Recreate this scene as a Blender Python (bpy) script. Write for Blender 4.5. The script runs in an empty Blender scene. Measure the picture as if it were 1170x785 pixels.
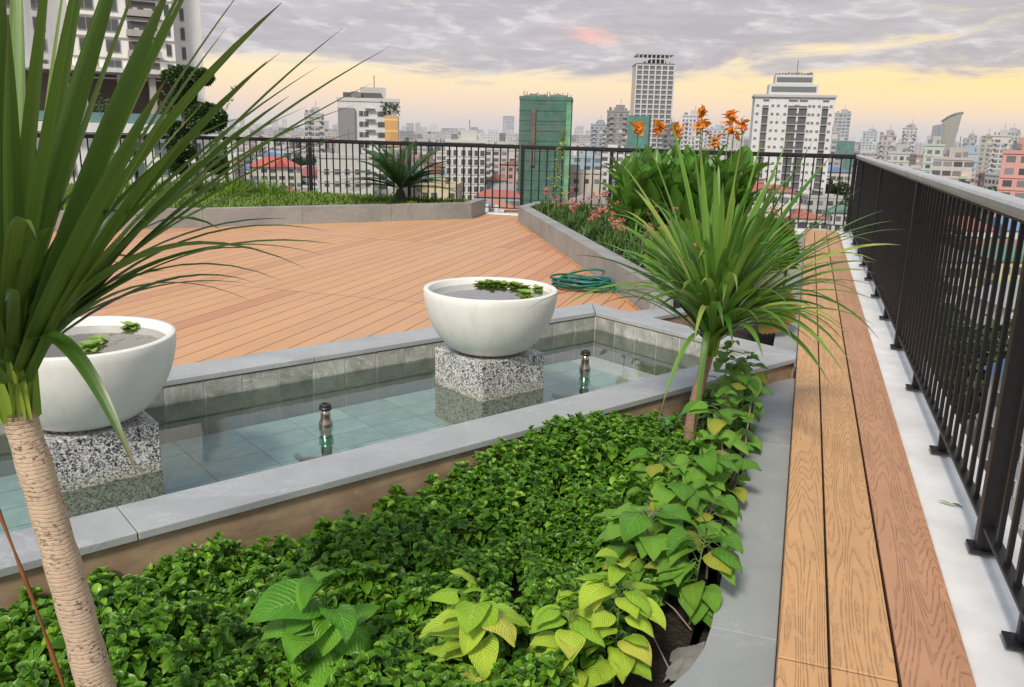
import bpy, math, random
from mathutils import Vector, Matrix, noise
random.seed(7)
R=random.random
def U(a,b): return a+(b-a)*random.random()
sc=bpy.context.scene
C=bpy.data.collections.new("Scene"); sc.collection.children.link(C)
# ------------------------------------------------------------ camera
def nrm(v): return Vector(v).normalized()
F=950.0; RS=.025; VPX,VPY=927.0,161.5; CZ=1.27
def dcam(px,py): return nrm((px-585.,392.5-py,-F))
_a=dcam(0,VPY-RS*VPX); _b=dcam(1170,VPY+RS*(1170-VPX))
_up=_b.cross(_a).normalized()
if _up.y<0: _up=-_up
_Y=dcam(VPX,VPY); _Y=(_Y-_up*_Y.dot(_up)).normalized(); _X=_Y.cross(_up)
MC=Matrix((_X,_Y,_up))
def ray(px,py): return MC@dcam(px,py)
def at(px,py,z=0.):
    w=ray(px,py); t=(z-CZ)/w.z; return Vector((w.x*t,w.y*t,z))
def aty(px,py,y):
    w=ray(px,py); t=y/w.y; return Vector((w.x*t,y,CZ+w.z*t))
def pix(p):
    c=MC.transposed()@(Vector(p)-Vector((0,0,CZ)))
    if c.z>-.01: return (-9999,-9999)
    return (585+F*c.x/-c.z,392.5-F*c.y/-c.z)
cam=bpy.data.cameras.new("camera"); co=bpy.data.objects.new("camera",cam); C.objects.link(co)
cam.sensor_width=36; cam.lens=36*F/1170; cam.clip_end=40000; cam.clip_start=.05
m4=MC.to_4x4(); m4.translation=(0,0,CZ); co.matrix_world=m4
sc.camera=co
# ------------------------------------------------------------ materials
class NT:
    def __init__(s,name):
        s.m=bpy.data.materials.new(name); s.m.use_nodes=True; s.t=s.m.node_tree; s.n=s.t.nodes; s.n.clear()
        s.out=s.n.new('ShaderNodeOutputMaterial')
    def new(s,typ,**k):
        x=s.n.new(typ)
        for a,b in k.items(): setattr(x,a,b)
        return x
    def L(s,a,b): s.t.links.new(a,b)
    def put(s,sock,v):
        if isinstance(v,bpy.types.NodeSocket): s.L(v,sock)
        elif v is not None:
            if sock.type=='RGBA' and not isinstance(v,(int,float)) and len(v)==3: v=(*v,1)
            sock.default_value=v
    def math(s,op,a,b=None,c=None,clamp=False):
        x=s.new('ShaderNodeMath',operation=op,use_clamp=clamp)
        for i,v in enumerate((a,b,c)):
            if v is not None: s.put(x.inputs[i],v)
        return x.outputs[0]
    def vmath(s,op,a,b=None,scale=None):
        x=s.new('ShaderNodeVectorMath',operation=op); s.put(x.inputs[0],a)
        if b is not None: s.put(x.inputs[1],b)
        if scale is not None: s.put(x.inputs['Scale'],scale)
        return x.outputs['Value'] if op in('DOT_PRODUCT','LENGTH') else x.outputs[0]
    def sep(s,v):
        x=s.new('ShaderNodeSeparateXYZ'); s.put(x.inputs[0],v); return x.outputs
    def comb(s,a,b,c):
        x=s.new('ShaderNodeCombineXYZ')
        for i,v in enumerate((a,b,c)): s.put(x.inputs[i],v)
        return x.outputs[0]
    def noise(s,vec,scale=5,detail=3,rough=.5,dist=0,col=False):
        x=s.new('ShaderNodeTexNoise'); s.put(x.inputs['Vector'],vec); s.put(x.inputs['Scale'],scale)
        x.inputs['Detail'].default_value=detail; x.inputs['Roughness'].default_value=rough; x.inputs['Distortion'].default_value=dist
        return x.outputs['Color'] if col else x.outputs['Fac']
    def mix(s,f,a,b,mode='MIX'):
        x=s.new('ShaderNodeMix',data_type='RGBA',blend_type=mode); x.clamp_factor=True
        s.put(x.inputs[0],f); s.put(x.inputs[6],a); s.put(x.inputs[7],b); return x.outputs[2]
    def ramp(s,f,pts,interp='LINEAR'):
        x=s.new('ShaderNodeValToRGB'); x.color_ramp.interpolation=interp; s.put(x.inputs[0],f)
        e=x.color_ramp.elements
        while len(e)<len(pts): e.new(1)
        for i,(p,c) in enumerate(pts):
            e[i].position=p
            e[i].color=(c,c,c,1) if isinstance(c,(int,float)) else (*c,1)
        return x.outputs[0]
    def mr(s,v,a,b,c=0,d=1,smooth=False):
        x=s.new('ShaderNodeMapRange'); x.interpolation_type='SMOOTHSTEP' if smooth else 'LINEAR'
        s.put(x.inputs[0],v)
        for i,q in enumerate((a,b,c,d)): s.put(x.inputs[i+1],q)
        return x.outputs[0]
    def bump(s,h,strength=.3,dist=.01):
        x=s.new('ShaderNodeBump'); s.put(x.inputs['Height'],h); x.inputs['Strength'].default_value=strength; x.inputs['Distance'].default_value=dist
        return x.outputs[0]
    def obj(s): return s.new('ShaderNodeTexCoord').outputs['Object']
    def pos(s): return s.new('ShaderNodeNewGeometry').outputs['Position']
    def nor(s): return s.new('ShaderNodeNewGeometry').outputs['True Normal']
    def isl(s): return s.new('ShaderNodeNewGeometry').outputs['Random Per Island']
    def oinf(s): return s.new('ShaderNodeObjectInfo').outputs
    def uv(s): return s.new('ShaderNodeTexCoord').outputs['UV']
    def P(s,col,rough=.6,normal=None,metal=0,spec=None,**k):
        x=s.new('ShaderNodeBsdfPrincipled'); s.put(x.inputs['Base Color'],col); s.put(x.inputs['Roughness'],rough); s.put(x.inputs['Metallic'],metal)
        if normal is not None: s.L(normal,x.inputs['Normal'])
        if spec is not None: s.put(x.inputs['Specular IOR Level'],spec)
        for a,b in k.items(): s.put(x.inputs[a],b)
        return x.outputs[0]
    def end(s,sh): s.L(sh,s.out.inputs[0]); return s.m
M={}
def simple(name,col,rough=.6,metal=0,var=.15,scale=20,bump=.15,spec=None):
    t=NT(name); o=t.obj(); n=t.noise(o,scale,5,.6)
    n2=t.noise(o,scale*.17,3,.6)
    f=t.math('ADD',t.math('MULTIPLY',t.math('SUBTRACT',n,.5),var*2),t.math('MULTIPLY_ADD',t.math('SUBTRACT',n2,.5),var*1.6,1))
    c=t.vmath('SCALE',(col[0],col[1],col[2]),scale=f)
    M[name]=t.end(t.P(c,rough,t.bump(n,bump,.004),metal,spec)); return M[name]
def leafmat(name,c1,c2,rough=.4,tr=.25,c3=None,vein=0,stripes=0,tip=None,gloss=.5,rim=0):
    """foliage: random tint per leaf, uv = (along, across)"""
    t=NT(name); r=t.isl(); uv=t.sep(t.uv()); u,v=uv[0],uv[1]
    c=t.mix(r,c1,c2)
    if c3: c=t.mix(t.mr(t.math('FRACT',t.math('MULTIPLY',r,37.3)),.86,.93),c,c3)
    av=t.math('ABSOLUTE',t.math('SUBTRACT',v,.5))
    nr=None
    if rim: c=t.mix(t.math('MULTIPLY',t.math('MAXIMUM',t.mr(av,.36,.5),t.mr(u,.8,1.)),.5),c,(.22,.42,.05)); c=t.mix(t.math('MULTIPLY',t.mr(av,0,.05,1,0),.4),c,(.2,.4,.05))
    if vein:
        ph=t.math('MULTIPLY',t.math('SUBTRACT',u,t.math('ADD',t.math('MULTIPLY',av,.55),t.math('MULTIPLY',t.math('POWER',av,2.),.5))),5.5)
        w=t.math('ABSOLUTE',t.math('SUBTRACT',t.math('FRACT',ph),.5))       # 0..0.5
        line=t.mr(w,.0,.13,.8,0,True)
        mid=t.mr(av,.0,.028,1,0,True)
        fine=t.noise(t.comb(t.math('MULTIPLY',u,14.),t.math('MULTIPLY',v,14.),t.math('MULTIPLY',r,40.)),2.2,3,.6)
        vv=t.math('MAXIMUM',line,mid)
        c=t.mix(t.math('MULTIPLY',vv,.34*vein),c,(c2[0]*2.2+.03,c2[1]*1.7+.04,c2[2]*1.8+.02))
        c=t.mix(t.math('MULTIPLY',t.mr(fine,.35,.7),.22),c,t.vmath('SCALE',c,scale=.55))
        h=t.math('ADD',t.math('MULTIPLY',vv,-1.),t.math('MULTIPLY',t.math('SINE',t.math('MULTIPLY',w,6.28)),.9))
        h=t.math('ADD',h,t.math('MULTIPLY',fine,2.2))
        nr=t.bump(h,.6,.004)
    if stripes:
        st=t.noise(t.comb(t.math('MULTIPLY',v,stripes),t.math('MULTIPLY',u,.6),t.math('MULTIPLY',r,60.)),1.6,2,.5)
        c=t.mix(t.mr(st,.35,.7),t.vmath('SCALE',c,scale=.72),t.vmath('SCALE',c,scale=1.3))
        nr=t.bump(st,.3,.002)
    if tip: c=t.mix(t.mr(u,.86,.99),c,tip)
    back=t.new('ShaderNodeNewGeometry').outputs['Backfacing']
    c=t.mix(back,c,t.mix(.35,c,(c2[0]+.05,c2[1]+.06,c2[2]+.04)))
    p=t.P(c,rough,nr,0,gloss)
    tl=t.new('ShaderNodeBsdfTranslucent'); t.put(tl.inputs[0],t.mix(.5,c,t.mix(.5,c,(c[0] if False else .25,.42,.03)) ))
    ms=t.new('ShaderNodeMixShader'); ms.inputs[0].default_value=tr; t.L(p,ms.inputs[1]); t.L(tl.outputs[0],ms.inputs[2])
    M[name]=t.end(ms.outputs[0]); return M[name]

# deck boards (seen from a few metres): boards run along +Y, joints across
def deckmat():
    t=NT('deck_boards'); o=t.pos(); s=t.sep(o); ang=math.radians(-2)
    x=t.math('ADD',t.math('MULTIPLY',s[0],math.cos(ang)),t.math('MULTIPLY',s[1],-math.sin(ang)))
    y=s[1]; W=.148
    k=t.math('DIVIDE',x,W); bi=t.math('FLOOR',k); fx=t.math('FRACT',k)
    yb=t.math('DIVIDE',t.math('SUBTRACT',y,5.66),3.3); yi=t.math('FLOOR',yb); fy=t.math('FRACT',yb)
    wn=t.new('ShaderNodeTexWhiteNoise',noise_dimensions='2D'); t.L(t.comb(bi,yi,0),wn.inputs['Vector']); r=wn.outputs['Value']
    c=t.ramp(r,[(0,(.565,.30,.145)),(.35,(.585,.318,.155)),(.72,(.605,.335,.165)),(.9,(.55,.285,.14)),(.97,(.49,.225,.12)),(1,(.58,.31,.15))])
    g=t.noise(t.comb(t.math('MULTIPLY',x,60.),t.math('MULTIPLY',y,2.2),t.math('MULTIPLY',r,30.)),1.,4,.6)
    c=t.mix(t.mr(g,.3,.75),t.vmath('SCALE',c,scale=.9),t.vmath('SCALE',c,scale=1.1))
    big=t.noise(o,.7,3,.6); c=t.mix(t.mr(big,.4,.7,0,.35),c,(.50,.30,.20))
    wear=t.noise(o,5.,5,.7); c=t.mix(t.mr(wear,.56,.74,0,.32),c,(.50,.36,.27))
    # redder boards close to the right hand planter
    rd=t.mr(t.math('ADD',x,t.math('MULTIPLY',y,.33)),-.3,.9); c=t.mix(t.math('MULTIPLY',rd,.35),c,(.50,.20,.115))
    gap=t.math('MAXIMUM',t.math('GREATER_THAN',t.math('ABSOLUTE',t.math('SUBTRACT',fx,.5)),.4815),t.math('GREATER_THAN',t.math('ABSOLUTE',t.math('SUBTRACT',fy,.5)),.4988))
    c=t.mix(gap,c,(.035,.022,.015))
    edge=t.mr(t.math('ABSOLUTE',t.math('SUBTRACT',fx,.5)),.44,.483,1,.0)
    h=t.math('ADD',t.math('MULTIPLY',edge,1.),t.math('MULTIPLY',g,.25))
    M['deck']=t.end(t.P(c,t.mr(g,.3,.8,.5,.68),t.bump(h,.6,.004)))
deckmat()
# embossed composite planks
def plank(name,ca,cb):
    t=NT(name); o=t.pos(); s=t.sep(o); r=t.isl()
    x,y=s[0],s[1]
    off=t.math('MULTIPLY',r,37.)
    xl=t.math('MINIMUM',t.math('ABSOLUTE',t.math('SUBTRACT',x,.111)),t.math('MINIMUM',t.math('ABSOLUTE',t.math('SUBTRACT',x,.25)),t.math('ABSOLUTE',t.math('SUBTRACT',x,.401))))
    n=t.noise(t.comb(t.math('MULTIPLY',x,13.),t.math('ADD',t.math('MULTIPLY',y,.8),off),off),1.,1.2,.35)
    n2=t.noise(t.comb(t.math('MULTIPLY',x,2.),t.math('ADD',t.math('MULTIPLY',y,1.1),off),3.),1.,1,.4)
    n3=t.noise(t.comb(t.math('MULTIPLY',x,70.),t.math('MULTIPLY',y,14.),off),1.,3,.55)
    para=t.math('MULTIPLY',t.math('POWER',t.math('DIVIDE',xl,.07),1.5),t.math('MULTIPLY',t.math('SUBTRACT',n2,.5),150.))
    ph=t.math('ADD',t.math('ADD',t.math('MULTIPLY',n,135.),t.math('MULTIPLY',n3,2.4)),t.math('ADD',para,t.math('MULTIPLY',y,28.)))
    w=t.math('SINE',ph)
    w=t.mr(w,.45,.98,0,1,True)
    brk=t.noise(t.comb(t.math('MULTIPLY',x,60.),t.math('MULTIPLY',y,16.),off),1.,3,.6)
    w=t.math('MULTIPLY',w,t.mr(brk,.34,.56))
    big=t.noise(o,3.5,4,.6)
    c=t.mix(r,ca,cb); c=t.mix(t.mr(big,.3,.75),t.vmath('SCALE',c,scale=.88),t.vmath('SCALE',c,scale=1.12))
    c=t.mix(t.math('MULTIPLY',w,.27),c,t.vmath('SCALE',c,scale=.5))
    dirt=t.noise(o,55.,4,.7); c=t.mix(t.mr(dirt,.6,.8,0,.25),c,(.55,.42,.32))
    fr=t.noise(t.comb(t.math('MULTIPLY',x,300.),t.math('MULTIPLY',y,12.),0.),1.,2,.5)
    h=t.math('ADD',t.math('MULTIPLY',w,-1.),t.math('MULTIPLY',fr,.25))
    M[name]=t.end(t.P(c,.58,t.bump(h,.9,.003)))
plank('plank_tan',(.56,.315,.145),(.60,.345,.16)); plank('plank_red',(.48,.25,.14),(.52,.28,.155))
def stone(name,c1,c2,rough=.6,scale=3.,vein=.5,bumps=.25,fine=90):
    t=NT(name); o=t.pos(); r=t.isl()
    v=t.vmath('ADD',o,t.comb(t.math('MULTIPLY',r,9.),t.math('MULTIPLY',r,23.),0.))
    n=t.noise(v,scale,6,.6,.6); f=t.noise(o,fine,3,.6)
    c=t.mix(t.mr(n,.3,.72),c1,c2)
    c=t.mix(t.mr(f,.3,.75,0,.5),c,t.vmath('SCALE',c,scale=.68))
    vn=t.noise(v,scale*.45,5,.65,1.8); ln=t.mr(t.math('ABSOLUTE',t.math('SUBTRACT',vn,.5)),0,.012,1,0)
    c=t.mix(t.math('MULTIPLY',ln,vein),c,(c2[0]*1.35+.03,c2[1]*1.35+.03,c2[2]*1.35+.03))
    c=t.vmath('SCALE',c,scale=t.mr(r,0,1,.88,1.1))
    st=t.noise(o,1.1,4,.7); c=t.mix(t.mr(st,.52,.75,0,.35),c,t.vmath('SCALE',c,scale=.62))
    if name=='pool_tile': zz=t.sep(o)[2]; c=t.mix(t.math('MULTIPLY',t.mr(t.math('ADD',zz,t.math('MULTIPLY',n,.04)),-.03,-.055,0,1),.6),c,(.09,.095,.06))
    M[name]=t.end(t.P(c,t.mr(n,.3,.7,rough-.08,rough+.1),t.bump(t.math('ADD',t.math('MULTIPLY',n,1.),t.math('MULTIPLY',f,.35)),bumps,.006)))
stone('coping_stone',(.34,.355,.36),(.47,.485,.485),.5,2.4,.22,.18,140)
stone('wall_stone',(.25,.255,.24),(.40,.40,.38),.55,1.8,.16,.25)
stone('slab_stone',(.30,.32,.32),(.39,.41,.41),.55,2.2,.15,.15,180)
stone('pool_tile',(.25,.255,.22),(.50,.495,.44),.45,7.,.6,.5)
stone('floor_tile',(.32,.45,.42),(.48,.60,.565),.5,5.,.3,.3)
def granite():
    t=NT('granite'); o=t.obj()
    v=t.new('ShaderNodeTexVoronoi'); t.L(t.vmath('ADD',o,t.vmath('SCALE',t.noise(o,90,2,.5,0,True),scale=.012)),v.inputs['Vector']); v.inputs['Scale'].default_value=175
    g=t.sep(v.outputs['Color'])[0]; n=t.noise(o,45,4,.7); f=t.math('ADD',t.math('MULTIPLY',g,.62),t.math('MULTIPLY',n,.5))
    c=t.ramp(f,[(.28,(.02,.022,.026)),(.40,(.075,.08,.085)),(.5,(.26,.265,.26)),(.64,(.52,.52,.50)),(.85,(.74,.73,.70))])
    z=t.sep(t.pos())[2]; nn=t.noise(o,14,4,.7)
    st=t.mr(t.math('ADD',z,t.math('MULTIPLY',nn,.06)),-.035,.03,1,0)
    c=t.mix(t.math('MULTIPLY',st,.45),c,(.30,.26,.15))
    M['granite']=t.end(t.P(c,.38,t.bump(f,.12,.003)))
granite()
def bowlm():
    t=NT('bowl_white'); o=t.obj(); n=t.noise(o,5,5,.65); f=t.noise(o,160,3,.6)
    s=t.sep(o); dr=t.noise(t.comb(t.math('MULTIPLY',s[0],22.),t.math('MULTIPLY',s[1],22.),t.math('MULTIPLY',s[2],1.5)),1.,4,.6)
    c=t.mix(t.mr(n,.35,.7),(.72,.72,.66),(.80,.80,.755)); c=t.mix(t.mr(dr,.50,.76,0,.42),c,(.56,.55,.46))
    M['bowl']=t.end(t.P(c,.45,t.bump(f,.06,.002)))
bowlm()
def waterm(name,tint,dark=0,rip=.35,sc_=9.):
    t=NT(name); o=t.pos(); n=t.noise(o,sc_,3,.5,.4); nb=t.bump(n,rip,.004)
    fr=t.new('ShaderNodeFresnel'); fr.inputs['IOR'].default_value=1.38; t.L(nb,fr.inputs['Normal'])
    tr=t.new('ShaderNodeBsdfTransparent'); tr.inputs[0].default_value=(*tint,1)
    if dark:
        d=t.P((.07,.055,.04),.3); ms=t.new('ShaderNodeMixShader'); ms.inputs[0].default_value=dark; t.L(tr.outputs[0],ms.inputs[1]); t.L(d,ms.inputs[2]); body=ms.outputs[0]
    else: body=tr.outputs[0]
    gl=t.new('ShaderNodeBsdfGlossy'); gl.inputs['Roughness'].default_value=.015; t.L(nb,gl.inputs['Normal'])
    ms=t.new('ShaderNodeMixShader'); t.L(t.math('MULTIPLY',fr.outputs[0],2.0 if dark else 1.25,clamp=True),ms.inputs[0]); t.L(body,ms.inputs[1]); t.L(gl.outputs[0],ms.inputs[2])
    M[name]=t.end(ms.outputs[0])
waterm('pool_water',(.88,.96,.94),0,.16,5.)
waterm('bowl_water',(.45,.42,.35),.55,.25,14.)
def soilm():
    t=NT('soil'); o=t.pos(); n=t.noise(o,28,6,.75); v=t.new('ShaderNodeTexVoronoi'); t.L(o,v.inputs['Vector']); v.inputs['Scale'].default_value=60
    c=t.mix(t.mr(n,.35,.7),(.012,.008,.006),(.07,.045,.03)); M['soil']=t.end(t.P(c,.95,t.bump(t.math('ADD',n,t.math('MULTIPLY',v.outputs['Distance'],.8)),1.,.03)))
soilm()
def brownwall():
    t=NT('stained_render'); o=t.pos(); s=t.sep(o); n=t.noise(o,4,6,.65); m=t.noise(t.comb(s[0],s[1],t.math('MULTIPLY',s[2],5.)),3.,5,.7)
    c=t.mix(t.mr(n,.3,.7),(.27,.17,.10),(.50,.36,.24)); c=t.mix(t.mr(m,.5,.75,0,.7),c,(.13,.10,.075))
    c=t.mix(t.mr(t.noise(o,11,4,.6),.6,.72,0,.45),c,(.50,.43,.34))
    M['stained']=t.end(t.P(c,.5,t.bump(n,.3,.006)))
brownwall()
simple('black_metal',(.010,.010,.011),.45,.0,.3,40,.35,.4)
simple('rail_cap',(.56,.585,.60),.34,.55,.3,9,.12,.6)
simple('white_paint',(.70,.695,.68),.6,0,.26,6,.7)
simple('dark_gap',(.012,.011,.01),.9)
simple('concrete',(.36,.35,.33),.8,0,.2,3,.2)
simple('steel',(.55,.50,.42),.22,1,.2,30,.1)
simple('black_rubber',(.02,.02,.022),.4)
simple('hose_green',(.010,.12,.085),.35,0,.2,40,.1)
simple('tap_green',(.01,.27,.20),.35,0,.15,40,.1)
simple('tap_blue',(.01,.10,.19),.35,0,.15,40,.1)
simple('liner',(.012,.012,.013),.4,0,.3,10,.4)
simple('stem_green',(.13,.22,.05),.5); simple('stem_brown',(.22,.15,.09),.7); simple('twig',(.30,.26,.20),.8)
simple('rust_stalk',(.24,.085,.025),.5,0,.5,18,.2)
simple('bark',(.11,.085,.06),.85,0,.35,14,.6)
def trunkm(name,c1,c2,sc_=75.,dark=.55):
    t=NT(name); o=t.obj(); s=t.sep(o)
    n=t.noise(o,7,4,.6); z=t.math('ADD',s[2],t.math('MULTIPLY',n,.04))
    q=t.math('FRACT',t.math('MULTIPLY',z,sc_)); ring=t.mr(t.math('ABSOLUTE',t.math('SUBTRACT',q,.5)),.28,.5,0,1,True)
    dots=t.noise(t.vmath('MULTIPLY',o,(95.,95.,200.)),1.,3,.6); patch=t.noise(o,17,3,.6)
    dk=t.math('MULTIPLY',t.mr(dots,.53,.62),t.mr(patch,.38,.58))
    c=t.mix(t.noise(o,9,4,.6),c1,c2); c=t.mix(t.math('MULTIPLY',t.math('MULTIPLY',ring,t.mr(patch,.35,.6,.3,1)),.34),c,t.vmath('SCALE',c,scale=dark)); c=t.mix(t.math('MULTIPLY',dk,.85),c,(.10,.06,.035))
    h=t.math('SUBTRACT',t.noise(o,60,3,.6),t.math('MULTIPLY',ring,.6))
    M[name]=t.end(t.P(c,.75,t.bump(h,.5,.003)))
trunkm('trunk_pale',(.46,.33,.22),(.64,.49,.35),115.,.6); trunkm('trunk_brown',(.24,.13,.085),(.40,.25,.165),85.,.45)
leafmat('blade_dark',(.032,.09,.012),(.11,.205,.026),.34,.16,(.17,.25,.03),stripes=7,tip=(.16,.12,.05))
leafmat('blade_light',(.05,.155,.018),(.19,.37,.05),.38,.25,(.34,.42,.09),stripes=7,tip=(.22,.17,.08))
leafmat('sheath',(.20,.33,.03),(.34,.42,.05),.4,.15)
leafmat('cover_leaf',(.026,.09,.007),(.115,.285,.015),.34,.22,(.24,.44,.03),rim=1,gloss=.35)
leafmat('heart_leaf',(.095,.29,.022),(.22,.46,.05),.38,.28,(.42,.45,.05),vein=1)
leafmat('heart_leaf_lime',(.30,.56,.035),(.55,.75,.07),.4,.28,(.64,.66,.10),vein=1)
leafmat('heart_leaf_deep',(.09,.31,.018),(.19,.46,.035),.36,.22,None,vein=1)
leafmat('canna_leaf',(.05,.17,.018),(.14,.32,.035),.38,.35,(.22,.38,.05),stripes=4)
leafmat('fan_leaf',(.05,.14,.012),(.09,.21,.018),.45,.3,None,stripes=3,tip=(.16,.22,.03))
leafmat('fan_leaf_brown',(.07,.17,.022),(.16,.21,.035),.5,.25,None,stripes=3,tip=(.50,.28,.12))
leafmat('lawn_blade',(.10,.19,.018),(.19,.30,.03),.55,.25)
leafmat('tuft_blade',(.14,.27,.02),(.27,.42,.04),.5,.3)
leafmat('topiary_leaf',(.012,.038,.010),(.035,.085,.018),.45,.12,(.06,.12,.02))
leafmat('sapling_leaf',(.22,.36,.05),(.42,.55,.09),.5,.35)
leafmat('cycas_leaf',(.016,.06,.010),(.045,.13,.02),.4,.1)
leafmat('low_leaf',(.04,.105,.02),(.10,.20,.035),.5,.25)
leafmat('lettuce_leaf',(.22,.38,.07),(.38,.52,.13),.5,.3); leafmat('lettuce_dark',(.07,.13,.02),(.24,.34,.05),.5,.2)
leafmat('pink_petal',(.62,.14,.15),(.80,.30,.28),.5,.35); leafmat('orange_petal',(.78,.22,.02),(.85,.36,.04),.5,.35,(.6,.10,.02))
leafmat('city_leaf',(.025,.055,.02),(.06,.10,.035),.7,.1)
simple('city_bark',(.10,.08,.06),.9)
# city: tint and haze come from the object's own colour (alpha = haze)
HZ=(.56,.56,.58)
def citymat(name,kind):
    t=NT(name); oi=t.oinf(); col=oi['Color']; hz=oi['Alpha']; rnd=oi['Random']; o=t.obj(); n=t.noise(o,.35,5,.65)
    c=col; rough=.8; h=None
    s=t.sep(o)
    if kind in('wall','facade'):
        streak=t.noise(t.comb(t.math('MULTIPLY',s[0],1.6),t.math('MULTIPLY',s[1],1.6),t.math('MULTIPLY',s[2],.15)),1.,5,.7)
        c=t.mix(t.mr(streak,.45,.8,0,.5),c,t.vmath('SCALE',c,scale=.55))
        c=t.mix(t.mr(n,.35,.7,0,.25),c,t.vmath('SCALE',c,scale=.75))
    if kind=='facade':
        nn=t.sep(t.vmath('ABSOLUTE',t.new('ShaderNodeTexCoord').outputs['Normal']))
        side=t.math('GREATER_THAN',nn[0],nn[1]); u=t.math('ADD',t.math('MULTIPLY',s[1],side),t.math('MULTIPLY',s[0],t.math('SUBTRACT',1.,side)))
        pit=t.mr(rnd,0,1,2.6,4.2); uu=t.math('DIVIDE',u,pit); vv=t.math('DIVIDE',s[2],3.15)
        fu,fv=t.math('FRACT',uu),t.math('FRACT',vv)
        ww=t.mr(t.math('FRACT',t.math('MULTIPLY',rnd,7.7)),0,1,.24,.46)
        m=t.math('MULTIPLY',t.math('LESS_THAN',t.math('ABSOLUTE',t.math('SUBTRACT',fu,.5)),ww),t.math('LESS_THAN',t.math('ABSOLUTE',t.math('SUBTRACT',fv,.52)),.27))
        m=t.math('MULTIPLY',m,t.math('LESS_THAN',nn[2],.5))
        wn=t.new('ShaderNodeTexWhiteNoise',noise_dimensions='3D'); t.L(t.comb(t.math('FLOOR',uu),t.math('FLOOR',vv),side),wn.inputs['Vector'])
        g=t.mix(t.mr(wn.outputs['Value'],.2,1),(.035,.04,.045),(.22,.23,.24)); g=t.mix(t.math('GREATER_THAN',wn.outputs['Value'],.94),g,(.55,.50,.38))
        c=t.mix(m,c,g); rough=t.mr(m,0,1,.8,.25)
    if kind=='glass':
        fv=t.math('FRACT',t.math('DIVIDE',s[2],3.3)); g=t.math('LESS_THAN',fv,.16); c=t.mix(t.math('MULTIPLY',g,.5),c,t.vmath('SCALE',c,scale=1.8))
        nn=t.sep(t.vmath('ABSOLUTE',t.new('ShaderNodeTexCoord').outputs['Normal']));side=t.math('GREATER_THAN',nn[0],nn[1]); u=t.math('ADD',t.math('MULTIPLY',s[1],side),t.math('MULTIPLY',s[0],t.math('SUBTRACT',1.,side)))
        wn=t.new('ShaderNodeTexWhiteNoise',noise_dimensions='2D'); t.L(t.comb(t.math('FLOOR',t.math('DIVIDE',u,1.6)),t.math('FLOOR',t.math('DIVIDE',s[2],3.3)),0),wn.inputs['Vector'])
        c=t.mix(t.mr(wn.outputs['Value'],0,1,0,.4),c,t.vmath('SCALE',c,scale=.5)); rough=.2
    if kind=='tile':
        w=t.new('ShaderNodeTexWave',wave_type='BANDS',bands_direction='DIAGONAL'); t.L(o,w.inputs['Vector']); w.inputs['Scale'].default_value=2.2; w.inputs['Distortion'].default_value=.6
        c=t.mix(t.mr(w.outputs['Fac'],.2,.8,0,.35),c,t.vmath('SCALE',c,scale=.6)); c=t.mix(t.mr(t.noise(o,.8,5,.7),.45,.8,0,.5),c,(.22,.17,.14))
    if kind=='net':
        net=t.noise(o,.28,5,.7); fl=t.math('FRACT',t.math('DIVIDE',s[2],3.3)); band=t.math('LESS_THAN',fl,.12)
        fu=t.math('FRACT',t.math('DIVIDE',s[0],2.6)); ln=t.math('LESS_THAN',fu,.05)
        c=t.mix(t.mr(net,.35,.7),t.vmath('SCALE',c,scale=.6),t.vmath('SCALE',c,scale=1.35)); c=t.mix(t.math('MULTIPLY',t.math('MAXIMUM',band,ln),.35),c,t.vmath('SCALE',c,scale=.45))
        wn=t.new('ShaderNodeTexWhiteNoise',noise_dimensions='2D'); t.L(t.comb(t.math('FLOOR',t.math('DIVIDE',s[0],2.6)),t.math('FLOOR',t.math('DIVIDE',s[2],3.3)),0),wn.inputs['Vector'])
        c=t.mix(t.mr(wn.outputs['Value'],.6,1,0,.45),c,(.10,.11,.10))
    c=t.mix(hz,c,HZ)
    M[name]=t.end(t.P(c,rough))
for nm,k in (('c_wall','wall'),('c_facade','facade'),('c_glass','glass'),('c_tile','tile'),('c_net','net'),('c_plain','plain')): citymat(nm,k)
def groundm():
    t=NT('city_ground'); o=t.pos(); n=t.noise(o,.02,6,.6); n2=t.noise(o,.4,4,.6)
    c=t.ramp(n,[(.3,(.10,.10,.10)),(.45,(.17,.155,.135)),(.58,(.06,.085,.045)),(.72,(.20,.17,.15))]); c=t.mix(t.mr(n2,.3,.7,0,.5),c,t.vmath('SCALE',c,scale=.6))
    d=t.vmath('LENGTH',o); c=t.mix(t.mr(d,300,3500,.1,1),c,HZ); M['ground']=t.end(t.P(c,.9))  # distance haze painted into the ground colour
groundm()
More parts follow.
